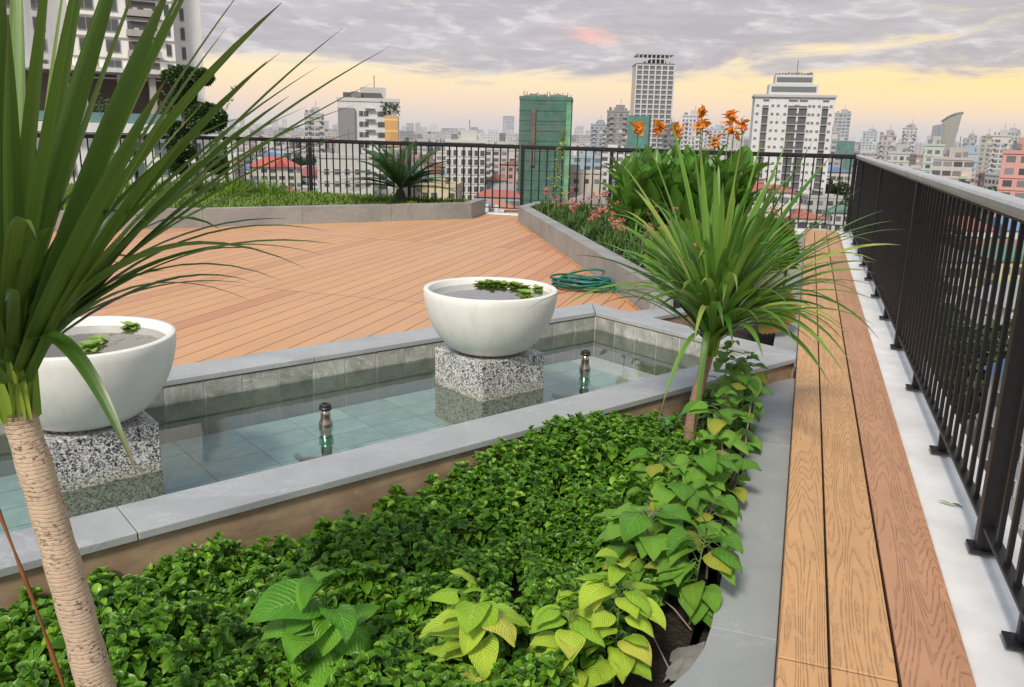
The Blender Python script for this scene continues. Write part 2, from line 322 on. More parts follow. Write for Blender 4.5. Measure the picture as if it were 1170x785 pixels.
# ------------------------------------------------------------ mesh builder
class MB:
    def __init__(s): s.v=[]; s.f=[]; s.uv=None; s.m=[]; s.uvl=[]
    def add(s,vs,fs,uvs=None):
        b=len(s.v); s.v+= [tuple(p) for p in vs]; s.f+=[tuple(b+i for i in q) for q in fs]
        s.uvl+= (uvs if uvs else [(0,0)]*len(vs)); return s
    def box(s,c,size,rz=0,rx=0):
        x,y,z=[q/2 for q in size]; m=Matrix.Rotation(rz,3,'Z')@Matrix.Rotation(rx,3,'X'); c=Vector(c)
        vs=[m@Vector(p)+c for p in((-x,-y,-z),(x,-y,-z),(x,y,-z),(-x,y,-z),(-x,-y,z),(x,-y,z),(x,y,z),(-x,y,z))]
        return s.add(vs,[(0,3,2,1),(4,5,6,7),(0,1,5,4),(1,2,6,5),(2,3,7,6),(3,0,4,7)])
    def prism(s,poly,z0,z1):
        n=len(poly); a=sum(poly[i][0]*poly[(i+1)%n][1]-poly[(i+1)%n][0]*poly[i][1] for i in range(n))
        if a<0: poly=poly[::-1]
        vs=[(p[0],p[1],z0) for p in poly]+[(p[0],p[1],z1) for p in poly]
        fs=[tuple(range(n-1,-1,-1)),tuple(range(n,2*n))]+[(i,(i+1)%n,n+(i+1)%n,n+i) for i in range(n)]
        return s.add(vs,fs)
    def tube(s,pts,rad,n=8,cap=True):
        pts=[Vector(p) for p in pts]; vs=[]; L=len(pts)
        if not hasattr(rad,'__len__'): rad=[rad]*L
        ref=Vector((0,0,1)) if abs((pts[1]-pts[0]).normalized().z)<.9 else Vector((1,0,0))
        for i,p in enumerate(pts):
            t=(pts[min(i+1,L-1)]-pts[max(i-1,0)]).normalized(); a=t.cross(ref).normalized(); b=t.cross(a)
            for k in range(n):
                q=2*math.pi*k/n; vs.append(p+(a*math.cos(q)+b*math.sin(q))*rad[i])
        fs=[(i*n+k,i*n+(k+1)%n,(i+1)*n+(k+1)%n,(i+1)*n+k) for i in range(L-1) for k in range(n)]
        if cap: fs+=[tuple(range(n)),tuple(range((L-1)*n,L*n))[::-1]]
        return s.add(vs,fs)
    def lathe(s,c,prof,n=32):
        vs=[];c=Vector(c)
        for r,z in prof:
            for k in range(n): q=2*math.pi*k/n; vs.append(c+Vector((r*math.cos(q),r*math.sin(q),z)))
        return s.add(vs,[(i*n+k,i*n+(k+1)%n,(i+1)*n+(k+1)%n,(i+1)*n+k) for i in range(len(prof)-1) for k in range(n)])
    def disc(s,c,r,n=32):
        c=Vector(c); return s.add([c+Vector((r*math.cos(2*math.pi*k/n),r*math.sin(2*math.pi*k/n),0)) for k in range(n)],[tuple(range(n))])
    def blade(s,p0,p1,p2,w,seg=9,fold=.25,sidehint=None,root=.6,pw=2.2,twist=0):
        p0,p1,p2=Vector(p0),Vector(p1),Vector(p2); vs=[];uv=[]
        for i in range(seg+1):
            t=i/seg; p=p0*(1-t)**2+p1*2*t*(1-t)+p2*t*t; tg=((p1-p0)*(1-t)+(p2-p1)*t).normalized()
            sd=tg.cross(Vector((0,0,1)));
            if sd.length<.08: sd=Vector((1,.2,0))
            if sidehint is not None: sd=sd.normalized()*.4+sidehint
            sd=(sd-tg*sd.dot(tg)).normalized(); 
            if twist: sd=Matrix.Rotation(twist*t,3,tg)@sd
            nn=sd.cross(tg)
            ww=w*(root+(1-root)*min(1,t*4))*(1-t**pw)*.5+.0004
            vs+=[p-sd*ww+nn*ww*fold,p,p+sd*ww+nn*ww*fold]; uv+=[(t,0),(t,.5),(t,1)]
        fs=[]
        for i in range(seg):
            for k in range(2): a=i*3+k; fs.append((a,a+1,a+4,a+3))
        return s.add(vs,fs,uv)
    def leaf(s,base,d,nrmv,L,W,droop=.5,cup=.2,nu=6,nv=4,shape='heart',wav=.0):
        """leaf blade grid: base point, direction, surface normal"""
        base=Vector(base); d=Vector(d).normalized(); n=Vector(nrmv); n=(n-d*n.dot(d)).normalized(); sd=d.cross(n)
        vs=[];uv=[]; p=base.copy(); ph=R()*6
        ang=0; step=L/nu
        cd=d.copy(); cn=n.copy()
        for i in range(nu+1):
            t=i/nu
            if shape=='heart': w=W*.5*(math.sin(math.pi*min(1,(t+.06)**.55*.97))**.85 if t<.995 else .02); back=-.13*L*(1-t)**3
            elif shape=='round': w=W*.5*math.sin(math.pi*min(.995,max(.03,t**.8*.93+.05)))**.6; back=0
            elif shape=='paddle': w=W*.5*(math.sin(math.pi*min(.99,.04+t**.8*.94))**.8); back=0
            else: w=W*.5*math.sin(math.pi*min(.98,t*.95+.03)); back=0
            for k in range(nv+1):
                v=k/nv*2-1
                q=p+sd*(v*w)+cn*(cup*abs(v)**1.5*w)+cd*(back*abs(v))
                if wav: q+=cn*(wav*L*math.sin(t*9+ph+v*3)*abs(v))
                vs.append(q); uv.append((t,.5+v*.5))
            a=droop/nu; rot=Matrix.Rotation(-a,3,sd)
            cd=rot@cd; cn=rot@cn; p=p+cd*step
        fs=[(i*(nv+1)+k,i*(nv+1)+k+1,(i+1)*(nv+1)+k+1,(i+1)*(nv+1)+k) for i in range(nu) for k in range(nv)]
        return s.add(vs,fs,uv)
    def build(s,name,mat,parent=None,smooth=False,bevel=0,world=True,label=None):
        off=Vector((0,0,0))
        if parent is not None and world:
            q=parent
            while q is not None: off+=q.location; q=q.parent
        me=bpy.data.meshes.new(name); me.from_pydata([tuple(Vector(v)-off) for v in s.v] if off.length else s.v,[],s.f)
        if any(u!=(0,0) for u in s.uvl[:200]):
            ul=me.uv_layers.new(name='UVMap'); co_=[]
            idx=[0]*len(me.loops); me.loops.foreach_get('vertex_index',idx)
            for i in idx: co_+=s.uvl[i]
            ul.data.foreach_set('uv',co_)
        me.materials.append(M[mat] if isinstance(mat,str) else mat)
        if smooth: me.polygons.foreach_set('use_smooth',[True]*len(me.polygons))
        me.update(); o=bpy.data.objects.new(name,me); C.objects.link(o)
        if parent is not None: o.parent=parent
        if bevel:
            b=o.modifiers.new('bevel','BEVEL'); b.width=bevel; b.segments=2; b.limit_method='ANGLE'
        if label: o['label']=label
        return o
def tag(o,label=None,cat=None,group=None,kind=None):
    if label: o['label']=label
    if cat: o['category']=cat
    if group: o['group']=group
    if kind: o['kind']=kind
    return o
def thing(name,loc,label,cat,group=None,rz=0):
    o=bpy.data.objects.new(name,None); o.empty_display_size=.1; C.objects.link(o); o.location=loc; o.rotation_euler=(0,0,rz)
    return tag(o,label,cat,group)
def copytree(o,parent=None):
    c=o.copy(); C.objects.link(c); c.parent=parent
    for ch in list(o.children): copytree(ch,c)
    return c
def V2(u,n,z=0): return Vector((u*.519+n*.8548,u*.8548-n*.519,z))   # pool frame -> world
PR=math.atan2(.8548,.519)
# ------------------------------------------------------------ roof, deck
roofpoly=[(-18,-3),(.80,-3),(.80,13.16),(-4.6,12.98),(-9.95,12.78),(-11.35,9.9),(-13.6,5)]
pb=thing('host_building',(0,0,-32),'the tall building whose roof terrace carries the garden','building')
MB().prism(roofpoly,-32,-.42).build('wall','concrete',pb)
MB().prism([(p[0]*.998,p[1]*.998) for p in roofpoly],-.418,-.36).build('roof_slab','concrete',pb)
hw0=Vector((-3.99,11.76)); hw1=Vector((-.98,5.93)); hd=(hw1-hw0).normalized(); hn=Vector((-hd.y,hd.x))   # hn points right/up (into the bed)
if hn.x<0: hn=-hn
lw0=Vector((-4.77,11.85)); lw1=Vector((-8.6,7.38)); ld=(lw1-lw0).normalized(); lw2=lw0+ld*13
A=V2(-3,-4.31); B=V2(4.35,-4.31)
deckpoly=[(A.x,A.y),(B.x,B.y),(-1.03,5.72),(hw1.x,hw1.y),(hw0.x,hw0.y),(-4.05,12.84),(-4.95,12.8),(lw0.x,lw0.y),(lw2.x,lw2.y),(-14,-1)]
tag(MB().prism(deckpoly,-.03,0).build('deck','deck'),kind='structure')
# white kerb around the roof edge
kb=thing('roof_kerb',(.65,5,-.36),'white painted concrete kerb under the black railing','kerb')
MB().prism([(.512,-3),(.80,-3),(.80,13.16),(.512,13.1)],-.36,0).build('side_kerb','white_paint',kb,bevel=.006)
MB().prism([(.51,12.88),(.51,13.14),(-4.6,12.975),(-9.95,12.775),(-9.9,12.5),(-4.6,12.73)],-.36,.012).build('end_kerb','white_paint',kb,bevel=.006)
MB().prism([(-9.902,12.5),(-9.952,12.775),(-11.35,9.9),(-13.6,5),(-13.35,4.95),(-11.1,9.85)],-.36,.012).build('end_kerb','white_paint',kb,bevel=.006)
# ------------------------------------------------------------ timber ledge
lg=thing('timber_ledge',(.28,5,-.06),'long ledge of tan and reddish embossed planks beside the railing','ledge')
joints=[[-2,1.918,5.159,8.6,12.84],[-2,1.922,6.9,12.84],[-2,5.122,9.9,12.84]]
for (x0,x1),js,mt in zip(((.053,.169),(.176,.324),(.332,.470)),joints,('plank_tan','plank_tan','plank_red')):
    for a,b in zip(js,js[1:]):
        MB().box(((x0+x1)/2,(a+b)/2,.027),(x1-x0,b-a-.007,.026)).build('plank',mt if not(x0>.3 and a>9) else 'plank_tan',lg,bevel=.0025)
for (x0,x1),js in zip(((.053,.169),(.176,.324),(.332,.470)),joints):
    for b in js[1:-1]: MB().box(((x0+x1)/2,b-.0035,.0245),(x1-x0-.002,.008,.026)).build('joint_shade_strip','dark_gap',lg)  # dark strip added in each butt joint, standing in for the gap's shade
MB().prism([(.471,-2),(.507,-2),(.507,12.84),(.471,12.84)],-.05,.016).build('edge_trim','plank_red',lg,bevel=.003)
MB().prism([(.064,-2),(.466,-2),(.466,12.83),(.064,12.83)],-.055,.008).build('joist','dark_gap',lg)
MB().prism([(.054,-2),(.063,-2),(.063,12.84),(.054,12.84)],-.058,.013).build('side_trim','plank_tan',lg)
# ------------------------------------------------------------ stone border beside ledge
sb=thing('stone_border',(-.03,4,-.2),'smooth grey stone slab border between planting and timber ledge','stone border')
def slabpiece(poly,z0=-.30,z1=-.06): MB().prism(poly,z0,z1).build('slab','slab_stone',sb,bevel=.003)
curve=[]
for k in range(9):
    q=math.radians(10*k); curve.append((-.126-.50*(1-math.cos(q)),2.14-.58*math.sin(q)))
slabpiece([(.052,2.153),(.052,3.728)]+[(-.137,3.728),(-.126,2.9),(-.126,2.153)])
slabpiece([(.052,3.732),(.052,4.903),(-.145,4.785),(-.137,3.732)])
slabpiece([(.052,2.149),(-.126,2.149)]+curve[1:]+[(curve[-1][0],.4),(.052,.4)])
ys=[5.07,6.0,7.2,8.4,9.6,10.8,12.85]
for a,b in zip(ys,ys[1:]): slabpiece([(.052,a+.004),(.052,b),(-.10,b),(-.10,(a if a>5.1 else 5.16)+.004)])
# ------------------------------------------------------------ pool
pl=thing('reflecting_pool',V2(2,-3.4,-.26),'shallow stone pool with grey coping and tiled inner wall','pool')
ZC=.06
def pq(*uv): return [tuple(V2(u,n)[:2]) for u,n in uv]
def coping(poly): MB().prism(poly,ZC-.028,ZC).build('coping_slab','coping_stone',pl,bevel=.003)
us=[-3,-.55,.72,1.98,3.22,4.35]
for a,b in zip(us,us[1:]):
    if b<4.3: coping(pq((a+.003,-4.31),(b,-4.31),(b,-4.06),(a+.003,-4.06)))
    else: coping(pq((a+.003,-4.31),(b,-4.31),(b,-4.305),(4.14,-4.063),(4.14,-4.06),(a+.003,-4.06)))
us=[-3,-.9,.615,2.355,3.75]
for a,b in zip(us,us[1:]): coping(pq((a+.003,-2.735),(b,-2.735),(b,-2.505),(a+.003,-2.505)))
coping(pq((3.753,-2.735),(4.137,-2.735))+[(-.02,4.945),(.046,4.905)]+pq((4.21,-2.505),(3.753,-2.505)))
coping(pq((4.353,-4.303),(4.353,-3.62),(4.143,-3.62),(4.143,-4.055)))
coping(pq((4.353,-3.617),(4.353,-2.60))+[(.046,5.05),(.046,4.911),(-.02,4.951)]+pq((4.143,-2.735),(4.143,-3.617)))
# wall cores
MB().prism(pq((-3,-4.30),(4.34,-4.30),(4.34,-4.078),(-3,-4.078)),-.30,ZC-.029).build('wall','stained',pl)
MB().prism(pq((-3,-2.72),(4.2,-2.72),(4.2,-2.52),(-3,-2.52)),-.33,ZC-.029).build('wall','stained',pl)
MB().prism(pq((4.158,-4.07),(4.343,-4.07),(4.343,-2.62))+[(.04,5.03),(.04,4.92)]+pq((4.158,-2.60)),-.33,ZC-.029).build('wall','stained',pl)
def tiles(o,d,n_,count,w=.2,z0=-.262,z1=ZC-.035):
    mb=MB(); dd=Vector((d[0],d[1],0)); nn=Vector((n_[0],n_[1],0)); rz=math.atan2(dd.y,dd.x)
    for i in range(count):
        c=Vector((o[0],o[1],0))+dd*(w*(i+.5))+nn*(.006+U(-.0008,.0008)); mb.box((c.x,c.y,(z0+z1)/2),(w-.009,.012,z1-z0),rz)
    return mb.build('tile_wall','pool_tile',pl,bevel=.0015)
Ud=(.519,.8548); Nd=(.8548,-.519)
tiles(V2(-3,-4.078)[:2],Ud,Nd,36,.1988); tiles(V2(4.158,-4.06)[:2],Nd,(-Ud[0],-Ud[1]),7,.19); tiles(V2(-3,-2.72)[:2],Ud,(-Nd[0],-Nd[1]),36,.1988)
simple('grout',(.62,.61,.57),.8)
MB().prism(pq((-3,-4.079),(4.159,-4.079),(4.159,-4.072),(-3,-4.072)),-.262,.024).build('grout','grout',pl)
MB().prism(pq((4.152,-4.07),(4.159,-4.07),(4.159,-2.73),(4.152,-2.73)),-.262,.024).build('grout','grout',pl)
MB().prism(pq((-3,-4.07),(4.15,-4.07),(4.15,-2.73),(-3,-2.73)),-.30,-.266).build('pool_floor','grout',pl)
mb=MB()
for i in range(24):
    for j in range(6):
        u=-3+.3*i; n=-4.055+.19*j
        if u+.29>4.15: continue
        c=V2(u+.15,n+.095); mb.box((c.x,c.y,-.262),(.294,.184,.012),PR)
mb.build('floor_tile','floor_tile',pl)
MB().prism(pq((-3,-2.91),(4.14,-2.91),(4.14,-2.735),(-3,-2.735)),-.266,-.252).build('speckled_strip','granite',pl)  # speckled strip along the front of the pool floor
w=MB().add([V2(-3,-4.066,-.065),V2(4.147,-4.066,-.065),V2(4.147,-2.733,-.065),V2(-3,-2.733,-.065)],[(3,2,1,0)]).build('pool_water','pool_water')
tag(w,kind='structure')
# pedestals and bowls
def pedestal(c,label):
    t=thing('granite_pedestal',(c[0],c[1],-.262),label,'pedestal',rz=PR)
    MB().box((0,0,.1985),(.424,.424,.397)).build('block','granite',t,bevel=.004,world=False)
    return t
P2=(-1.525,4.075); P1=(-2.60,2.40)
pedestal(P2,'speckled granite block in the pool under the bowl near the hose').children
pedestal(P1,'speckled granite block in the pool under the bowl behind the pale trunk')
def bowl(c,label):
    t=thing('water_bowl',(c[0],c[1],.135),label,'bowl'); H=.34
    prof=[(0,.0),(.145,.0),(.152,.004)]
    for k in range(1,13):
        a=k/12; prof.append((.152+(.355-.152)*math.sin(a*math.pi/2)**.92,.004+(H-.008)*(1-math.cos(a*math.pi/2))**.82 if k<12 else H-.006))
    prof+=[(.352,H),(.330,H),(.326,H-.006),(.318,H-.05),(.29,H-.14),(.2,H-.24),(0,H-.27)]
    MB().lathe((0,0,0),prof,72).build('shell','bowl',t,True,world=False)
    MB().disc((0,0,H-.035),.3215,72).build('water','bowl_water',t,world=False)
    return t
bowl(P2,'white round water bowl with a band of floating leaves near the coiled hose')
bowl(P1,'white round water bowl with few floating rosettes behind the pale trunk')
ZW=.135+.305
def lettuce(x,y,r,label,mat='lettuce_leaf',grp=None,n=9):
    t=thing('water_lettuce',(x,y,ZW),label,'floating plant',grp); mb=MB()
    for ring in range(2):
        for k in range(n-ring*3):
            a=2*math.pi*k/(n-ring*3)+U(-.2,.2)+ring*.4; el=.25+ring*.55+U(-.1,.1)
            d=Vector((math.cos(a)*math.cos(el),math.sin(a)*math.cos(el),math.sin(el)))
            mb.leaf(Vector((x,y,ZW+.002)),d,Vector((-math.cos(a)*math.sin(el),-math.sin(a)*math.sin(el),math.cos(el))),r*U(.8,1.05),r*.75,.5,.25,5,4,'wedge' if False else 'paddle',.03)
    mb.build('leaves',mat,t,True)
p=at(104,398,ZW); lettuce(p.x,p.y,.062,'largest bright green rosette floating in the bowl behind the trunk')
p=at(112,391,ZW); lettuce(p.x,p.y,.045,'small green rosette just behind the largest one in the left bowl')
p=at(149,374,ZW); lettuce(p.x,p.y,.046,'green rosette near the far rim of the left bowl')
p=at(92,370,ZW); lettuce(p.x,p.y,.026,'tiny green rosette at the left far rim of the left bowl')
p=at(600,337,ZW); lettuce(p.x,p.y,.06,'pale green rosette floating nearest the front rim of the right bowl')
p=at(615,331,ZW); lettuce(p.x,p.y,.05,'pale green rosette by the right rim of the right bowl')
t=None
bandpts=[(545,321),(554,319),(562,320.5),(571,321),(580,322.5),(586,321),(594,324),(603,325),(612,327),(590,328),(600,330)]
for i,(a,b) in enumerate(bandpts):
    p=at(a,b,ZW); q=Vector((p.x-P2[0],p.y-P2[1])); q=q.normalized()*min(q.length,U(.25,.29)); p=Vector((P2[0]+q.x,P2[1]+q.y,ZW)); lettuce(p.x,p.y,U(.038,.055),'dark green floating leaf cluster in the row along the far rim of the right bowl','lettuce_dark','dark floating leaves in the right bowl',7)
# fountain nozzles
def nozzle(x,y,label,ztop):
    t=thing('fountain_nozzle',(x,y,-.26),label,'fountain nozzle'); k=(ztop+.065)/.13
    MB().lathe((0,0,.195),[(0,-.195),(.024,-.195),(.024,-.01),(.031,.0),(.033,.015),(.030,.032),(.023,.048),(.022,.07*k),(.022,.105*k),(0,.105*k)],28).build('body','steel',t,True,world=False)
    MB().lathe((0,0,.195+.100*k),[(.021,0),(.029,.0),(.030,.008),(.027,.012),(.026,.022),(.022,.026),(.012,.026),(.012,.012),(0,.01)],28).build('cap','black_rubber',t,False,world=False)
    MB().lathe((0,0,.12),[(.026,0),(.033,0),(.033,.035),(.026,.035)],24).build('collar','tap_green',t,world=False)
    MB().tube([(0,0,.02),(-.1,-.02,.02),(-.2,.05,.015)],.012,8).build('pipe','tap_green',t,True,world=False)
    MB().tube([(-.03,-.012,.05),(-.12,-.03,.04),(-.16,.0,.03)],.008,8).build('cable','stem_brown',t,True,world=False)
nozzle(-1.97,3.137,'steel fountain nozzle with black cap in front of the left bowl',.058)
nozzle(-1.106,4.541,'steel fountain nozzle with black cap right of the right bowl',.073)
# ------------------------------------------------------------ planters
def wallrun(t,name,p,q,th,z0,z1,cap,seg,inward):
    d=(q-p); L=d.length; d=d/L; n=Vector((-d.y,d.x)) 
    if n.dot(inward)<0: n=-n
    k=max(1,round(L/seg)); 
    for i in range(k):
        a=p+d*(L*i/k+.0015); b=p+d*(L*(i+1)/k-.0015)
        MB().prism([a[:],b[:],(b+n*th)[:],(a+n*th)[:]],z0,z1).build(name,'wall_stone',t,bevel=.003)
hwl=thing('planter_wall',(hw0.x,hw0.y,0),'grey stone planter wall running diagonally from the railing to the pool','planter wall')
wallrun(hwl,'facing',hw0,hw1,.16,-.03,.24,None,1.0,hn)
hc=Vector((-4.02,12.83)); wallrun(hwl,'facing',hw0+Vector((.004,.006)),hc,.15,-.03,.238,None,1.2,Vector((1,0)))
MB().prism([(hw0-hn*.03)[:],(hw1-hn*.03)[:],(hw1-hn*.002)[:],(hw0-hn*.002)[:]],0,.016).build('timber_edging','plank_tan',hwl)
q0=hw1+hn*.165; q1=Vector((-.10,7.25)); wallrun(hwl,'facing',q0,q1,.10,-.3,.235,None,1.0,Vector((-1,1)))
lowk=thing('stone_strip',V2(4.6,-3.85,0),'low grey stone strip between planter wall and sunken bed','kerb')
MB().prism(pq((4.357,-3.93),(5.25,-3.93),(5.25,-3.72),(4.357,-3.72)),.03,.058).build('top','coping_stone',lowk,bevel=.003)
MB().prism(pq((4.357,-3.92),(5.25,-3.92),(5.25,-3.73),(4.357,-3.73)),-.33,.029).build('side','stained',lowk)
lwl=thing('planter_wall',(lw0.x,lw0.y,0),'long grey veined stone planter wall in front of the lawn at left','planter wall')
wallrun(lwl,'facing',lw0,lw2,.14,-.03,.24,None,1.35,Vector((-.76,.65)))
wallrun(lwl,'facing',lw0+Vector((.003,.006)),Vector((-4.9,12.78)),.14,-.03,.238,None,1.0,Vector((-1,0)))
# soil
def soil(poly,z,name='soil'):
    # gently uneven sheet
    tag(MB().prism(poly,z-.2,z).build(name,'soil'),kind='structure')
nearpoly=pq((-3,-2.515),(4.19,-2.515))+[(-.15,4.78),(-.141,3.7),(-.13,2.15)]+curve+[(-.72,.3),(-1.2,-1)]
soil(nearpoly,-.19); 
soil([tuple(V2(4.36,-3.71)[:2]),tuple(V2(5.2,-3.71)[:2]),(-.105,7.2),(-.105,5.17)],-.17)
soil([(hw0+hn*.165)[:],(hw1+hn*.175)[:],(-.105,7.33),(-.105,12.86),(-3.87,12.73)],.17)
lawnpoly=[(lw0+Vector((-.15,.02)))[:],(lw2+Vector((-.11,.09)))[:],(-13.2,5),(-11.05,9.85),(-9.85,12.48),(-5.05,12.7)]
soil(lawnpoly,.19)
# black liner upstand at the planting edge
tag(MB().prism([(-.142,2.5),(-.132,2.5),(-.146,4.4),(-.156,4.4)],-.25,.0).build('planter_liner','liner'),'black plastic liner edge standing between the heart-leaved plants and stone border','liner')
# crumpled cloth at the curve
gx=at(775,740,-.12); mb=MB(); vs=[];fs=[]
for i in range(9):
    for j in range(9):
        vs.append((gx.x-.02+.09*i/8+U(-.006,.006),gx.y-.10+.16*j/8,-.17+.05*i/8+.03*noise.noise(Vector((i*.6,j*.6,3)))))
for i in range(8):
    for j in range(8): a=i*9+j; fs.append((a,a+9,a+10,a+1))
simple('cloth',(.22,.21,.19),.9,0,.3,12,.4)
tag(mb.add(vs,fs).build('geotextile_scrap','cloth',smooth=True),'crumpled grey geotextile cloth lying on soil by the curved slab','cloth')
# ------------------------------------------------------------ railings
def railing(p,q,label,post_at,stub=None,cap='black_metal'):
    p=Vector(p); q=Vector(q); d=q-p; L=d.length; d/=L; rz=math.atan2(d.y,d.x)
    t=thing('railing',(p.x,p.y,0),label,'railing')
    def pt(s,z=0): return (p.x+d.x*s,p.y+d.y*s,z)
    MB().box(pt(L/2,1.078),(L,.078 if cap=='rail_cap' else .06,.052),rz).build('handrail',cap,t,bevel=.016 if cap=='rail_cap' else .004)
    MB().box(pt(L/2,1.047),(L,.034,.012),rz).build('upper_rail','black_metal',t)
    MB().box(pt(L/2,.10),(L,.036,.014),rz).build('bottom_rail','black_metal',t,bevel=.002)
    pos=[]
    for s_ in post_at:
        MB().box(pt(s_,.53),(.05,.052,1.03),rz).build('post','black_metal',t,bevel=.004)
        MB().box(pt(s_,.019),(.082,.09,.010),rz).build('base_plate','black_metal',t,bevel=.002)
        pos.append(s_)
    if stub:
        for s_ in stub:
            MB().box(pt(s_,.058),(.026,.036,.075),rz).build('stub','black_metal',t,bevel=.002)
            MB().box(pt(s_,.0185),(.075,.09,.009),rz).build('base_plate','black_metal',t,bevel=.002)
    k=int(L/.124); proto=None; extra=MB(); cnt=0
    for i in range(k):
        s_=(i+.5)*L/k
        if min([abs(s_-w_) for w_ in pos]+[9])<.045: continue
        if proto is None:
            proto=MB().box((0,0,.575),(.020,.0145,.94)).build('baluster','black_metal',t,world=False); o=proto
        else:
            if cnt>=98:
                extra.box(pt(s_,.575),(.020,.0145,.94),rz); continue
            o=proto.copy(); C.objects.link(o); o.parent=t
        o.location=Vector(pt(s_))-t.location; o.rotation_euler=(0,0,rz); cnt+=1
    if extra.v:
        e=extra.build('baluster_run','black_metal',t); e['kind']='stuff'
    return t
railing((.655,-.9),(.655,13.0),'long black railing with grey handrail along the timber ledge',[.85,3.70,6.55,9.4,12.3],[1.75,2.8-.03+.45-.07,4.62,5.6,7.5,8.45,10.35,11.3],'rail_cap')
railing((.62,13.0),(-4.34,12.86),'black railing across the far end of the terrace, from the corner to the green tower',[.0,1.75,3.5,4.93])
railing((-4.37,12.86),(-9.86,12.63),'black railing behind the sago palm and the lawn',[1.9,3.75,5.44])
railing((-9.88,12.6),(-11.2,9.85),'short black railing at far left behind the topiary tree',[1.5,3.0])
railing((-11.22,9.8),(-13.4,5.1),'black railing at far left behind the big strappy leaves',[1.7,3.4])
# ------------------------------------------------------------ dracaenas
def bez(p0,p1,p2,t): return p0*(1-t)**2+p1*2*t*(1-t)+p2*t*t
def dracaena(base,top,r0,r1,tips,nrand,Lr,width,leafm,trunkmat,label,bendp,axis,seed,rng,el0=5,dr=1.0):
    random.seed(seed)
    t=thing('dracaena',tuple(base),label,'palm-like plant')
    pts=[bez(base,bendp,top,i/28) for i in range(29)]
    rad=[(r0+(r1-r0)*(i/28))*(1+.035*math.sin(i*2.1)+.02*math.sin(i*5.3))+ (r0*.22 if i==0 else 0) for i in range(29)]
    MB().tube(pts,rad,20).build('trunk',trunkmat,t,True)
    ax=axis.normalized(); 
    mb=MB(); top2=top+ax*.06
    sheath=MB()
    for k in range(14):
        a=k*2.4; e=ax.orthogonal().normalized(); e=Matrix.Rotation(a,3,ax)@e
        sheath.blade(top-ax*.012+e*r1*.85,top+ax*.05+e*r1*1.05,top+ax*.13+e*r1*1.6,width*.9,5,.6,ax.cross(e),1.0,2.5)
    sheath.build('leaf_base','sheath',t,True)
    for tp in tips:
        tip,bow=tp[0],tp[1]; wv=tp[2] if len(tp)>2 else width
        p0=top2+Vector((U(-.012,.012),U(-.012,.012),U(-.03,.04))); dd=tip-p0; mid=p0+dd*.5+Vector((0,0,bow))*dd.length
        mb.blade(p0,mid,tip,wv,14,.3,None,.75,3.8,U(-.6,.6))
    for k in range(nrand):
        a=U(*rng); el=math.radians(random.choice([U(48,86),U(20,70),U(el0,50)])); L=U(*Lr)
        d=Vector((math.cos(a)*math.cos(el),math.sin(a)*math.cos(el),math.sin(el))); d=(d+ax*.15).normalized()
        hor=Vector((d.x,d.y,0)); p0=top2+d*.01+ax*U(-.035,.05)
        p1=p0+d*L*.55+Vector((0,0,L*dr*.12)); g=U(.05,.42)*(1.2-math.sin(el)*.7)*dr; sdv=Vector((-d.y,d.x,0))*U(-.12,.12)*L; p2=p0+d*L*.9+Vector((0,0,-L*g))+hor*L*.08+sdv
        mb.blade(p0,p1,p2,width*U(.75,1.15),11,.3,None,.75,2.6,U(-.6,.6))
    mb.build('leaves',leafm,t,True)
    return t
K=.8
b1=Vector((-1.577,1.383,-.115)); t1=Vector((-1.705,1.383,.605)); cam0=Vector((0,0,CZ))
B1=cam0+(b1-cam0)*K; T1=cam0+(t1-cam0)*K
dirv=(B1-T1); base1=Vector((B1.x+.07,B1.y,-.19))
Y1=T1.y
tl=[]
for px,py,dy,bw,wd in [(448,52,.2,.10,.026),(425,95,.1,.13,.024),(392,32,.25,.1,.02),(322,3,.1,.12,.03),(232,-60,.1,.05,.04),(150,-90,-.1,.04,.045),(345,152,.15,.14,.022),(290,-30,.2,.08,.03),
    (378,265,.15,.30,.02),(383,279,.05,.22,.02),(352,308,-.05,.34,.03),(283,324,.1,.22,.022),(215,152,-.1,.10,.03),(350,122,.3,.16,.022),(372,292,.2,.3,.018),(330,250,.25,.24,.018),(300,285,.1,.28,.018),(405,120,.0,.16,.018),(270,180,.2,.16,.022),(240,235,.3,.18,.018),(300,130,-.1,.12,.024),(365,75,.0,.1,.024),(290,345,-.05,.3,.016),(190,90,-.15,.05,.035),
    (60,-80,0,.04,.045),(0,-60,-.1,.03,.045),(200,-30,-.12,.05,.045),(110,-120,.1,.03,.04),(260,30,-.1,.08,.032),(305,70,0,.10,.028),(250,-80,0,.05,.035),(320,60,.2,.12,.026),(170,60,.3,.06,.024),(240,110,.4,.1,.022),(330,110,.05,.12,.03),(410,150,.1,.18,.018),(310,210,.2,.2,.02),(20,-90,.2,.02,.045),(100,-90,-.15,.02,.035),(10,20,-.1,.02,.04),(80,-60,.1,.02,.04),(180,-80,.05,.03,.04)]:
    tl.append((aty(px,py,Y1+dy),bw,wd*.86))
tl.append((aty(157,541,Y1-.12),.62,.030))
dracaena(base1,T1,.037,.030,tl,40,(.4,.7),.025,'blade_dark','trunk_pale','large dracaena with pale ringed trunk and long dark leaves at the left front',Vector((B1.x+.005,B1.y,B1.z+.12)),Vector((-.08,0,1)),11,(0,6.28),32,1.1)
T2=Vector((-.318,3.528,.385)); b2=Vector((-.385,3.528,-.19))
tl=[]
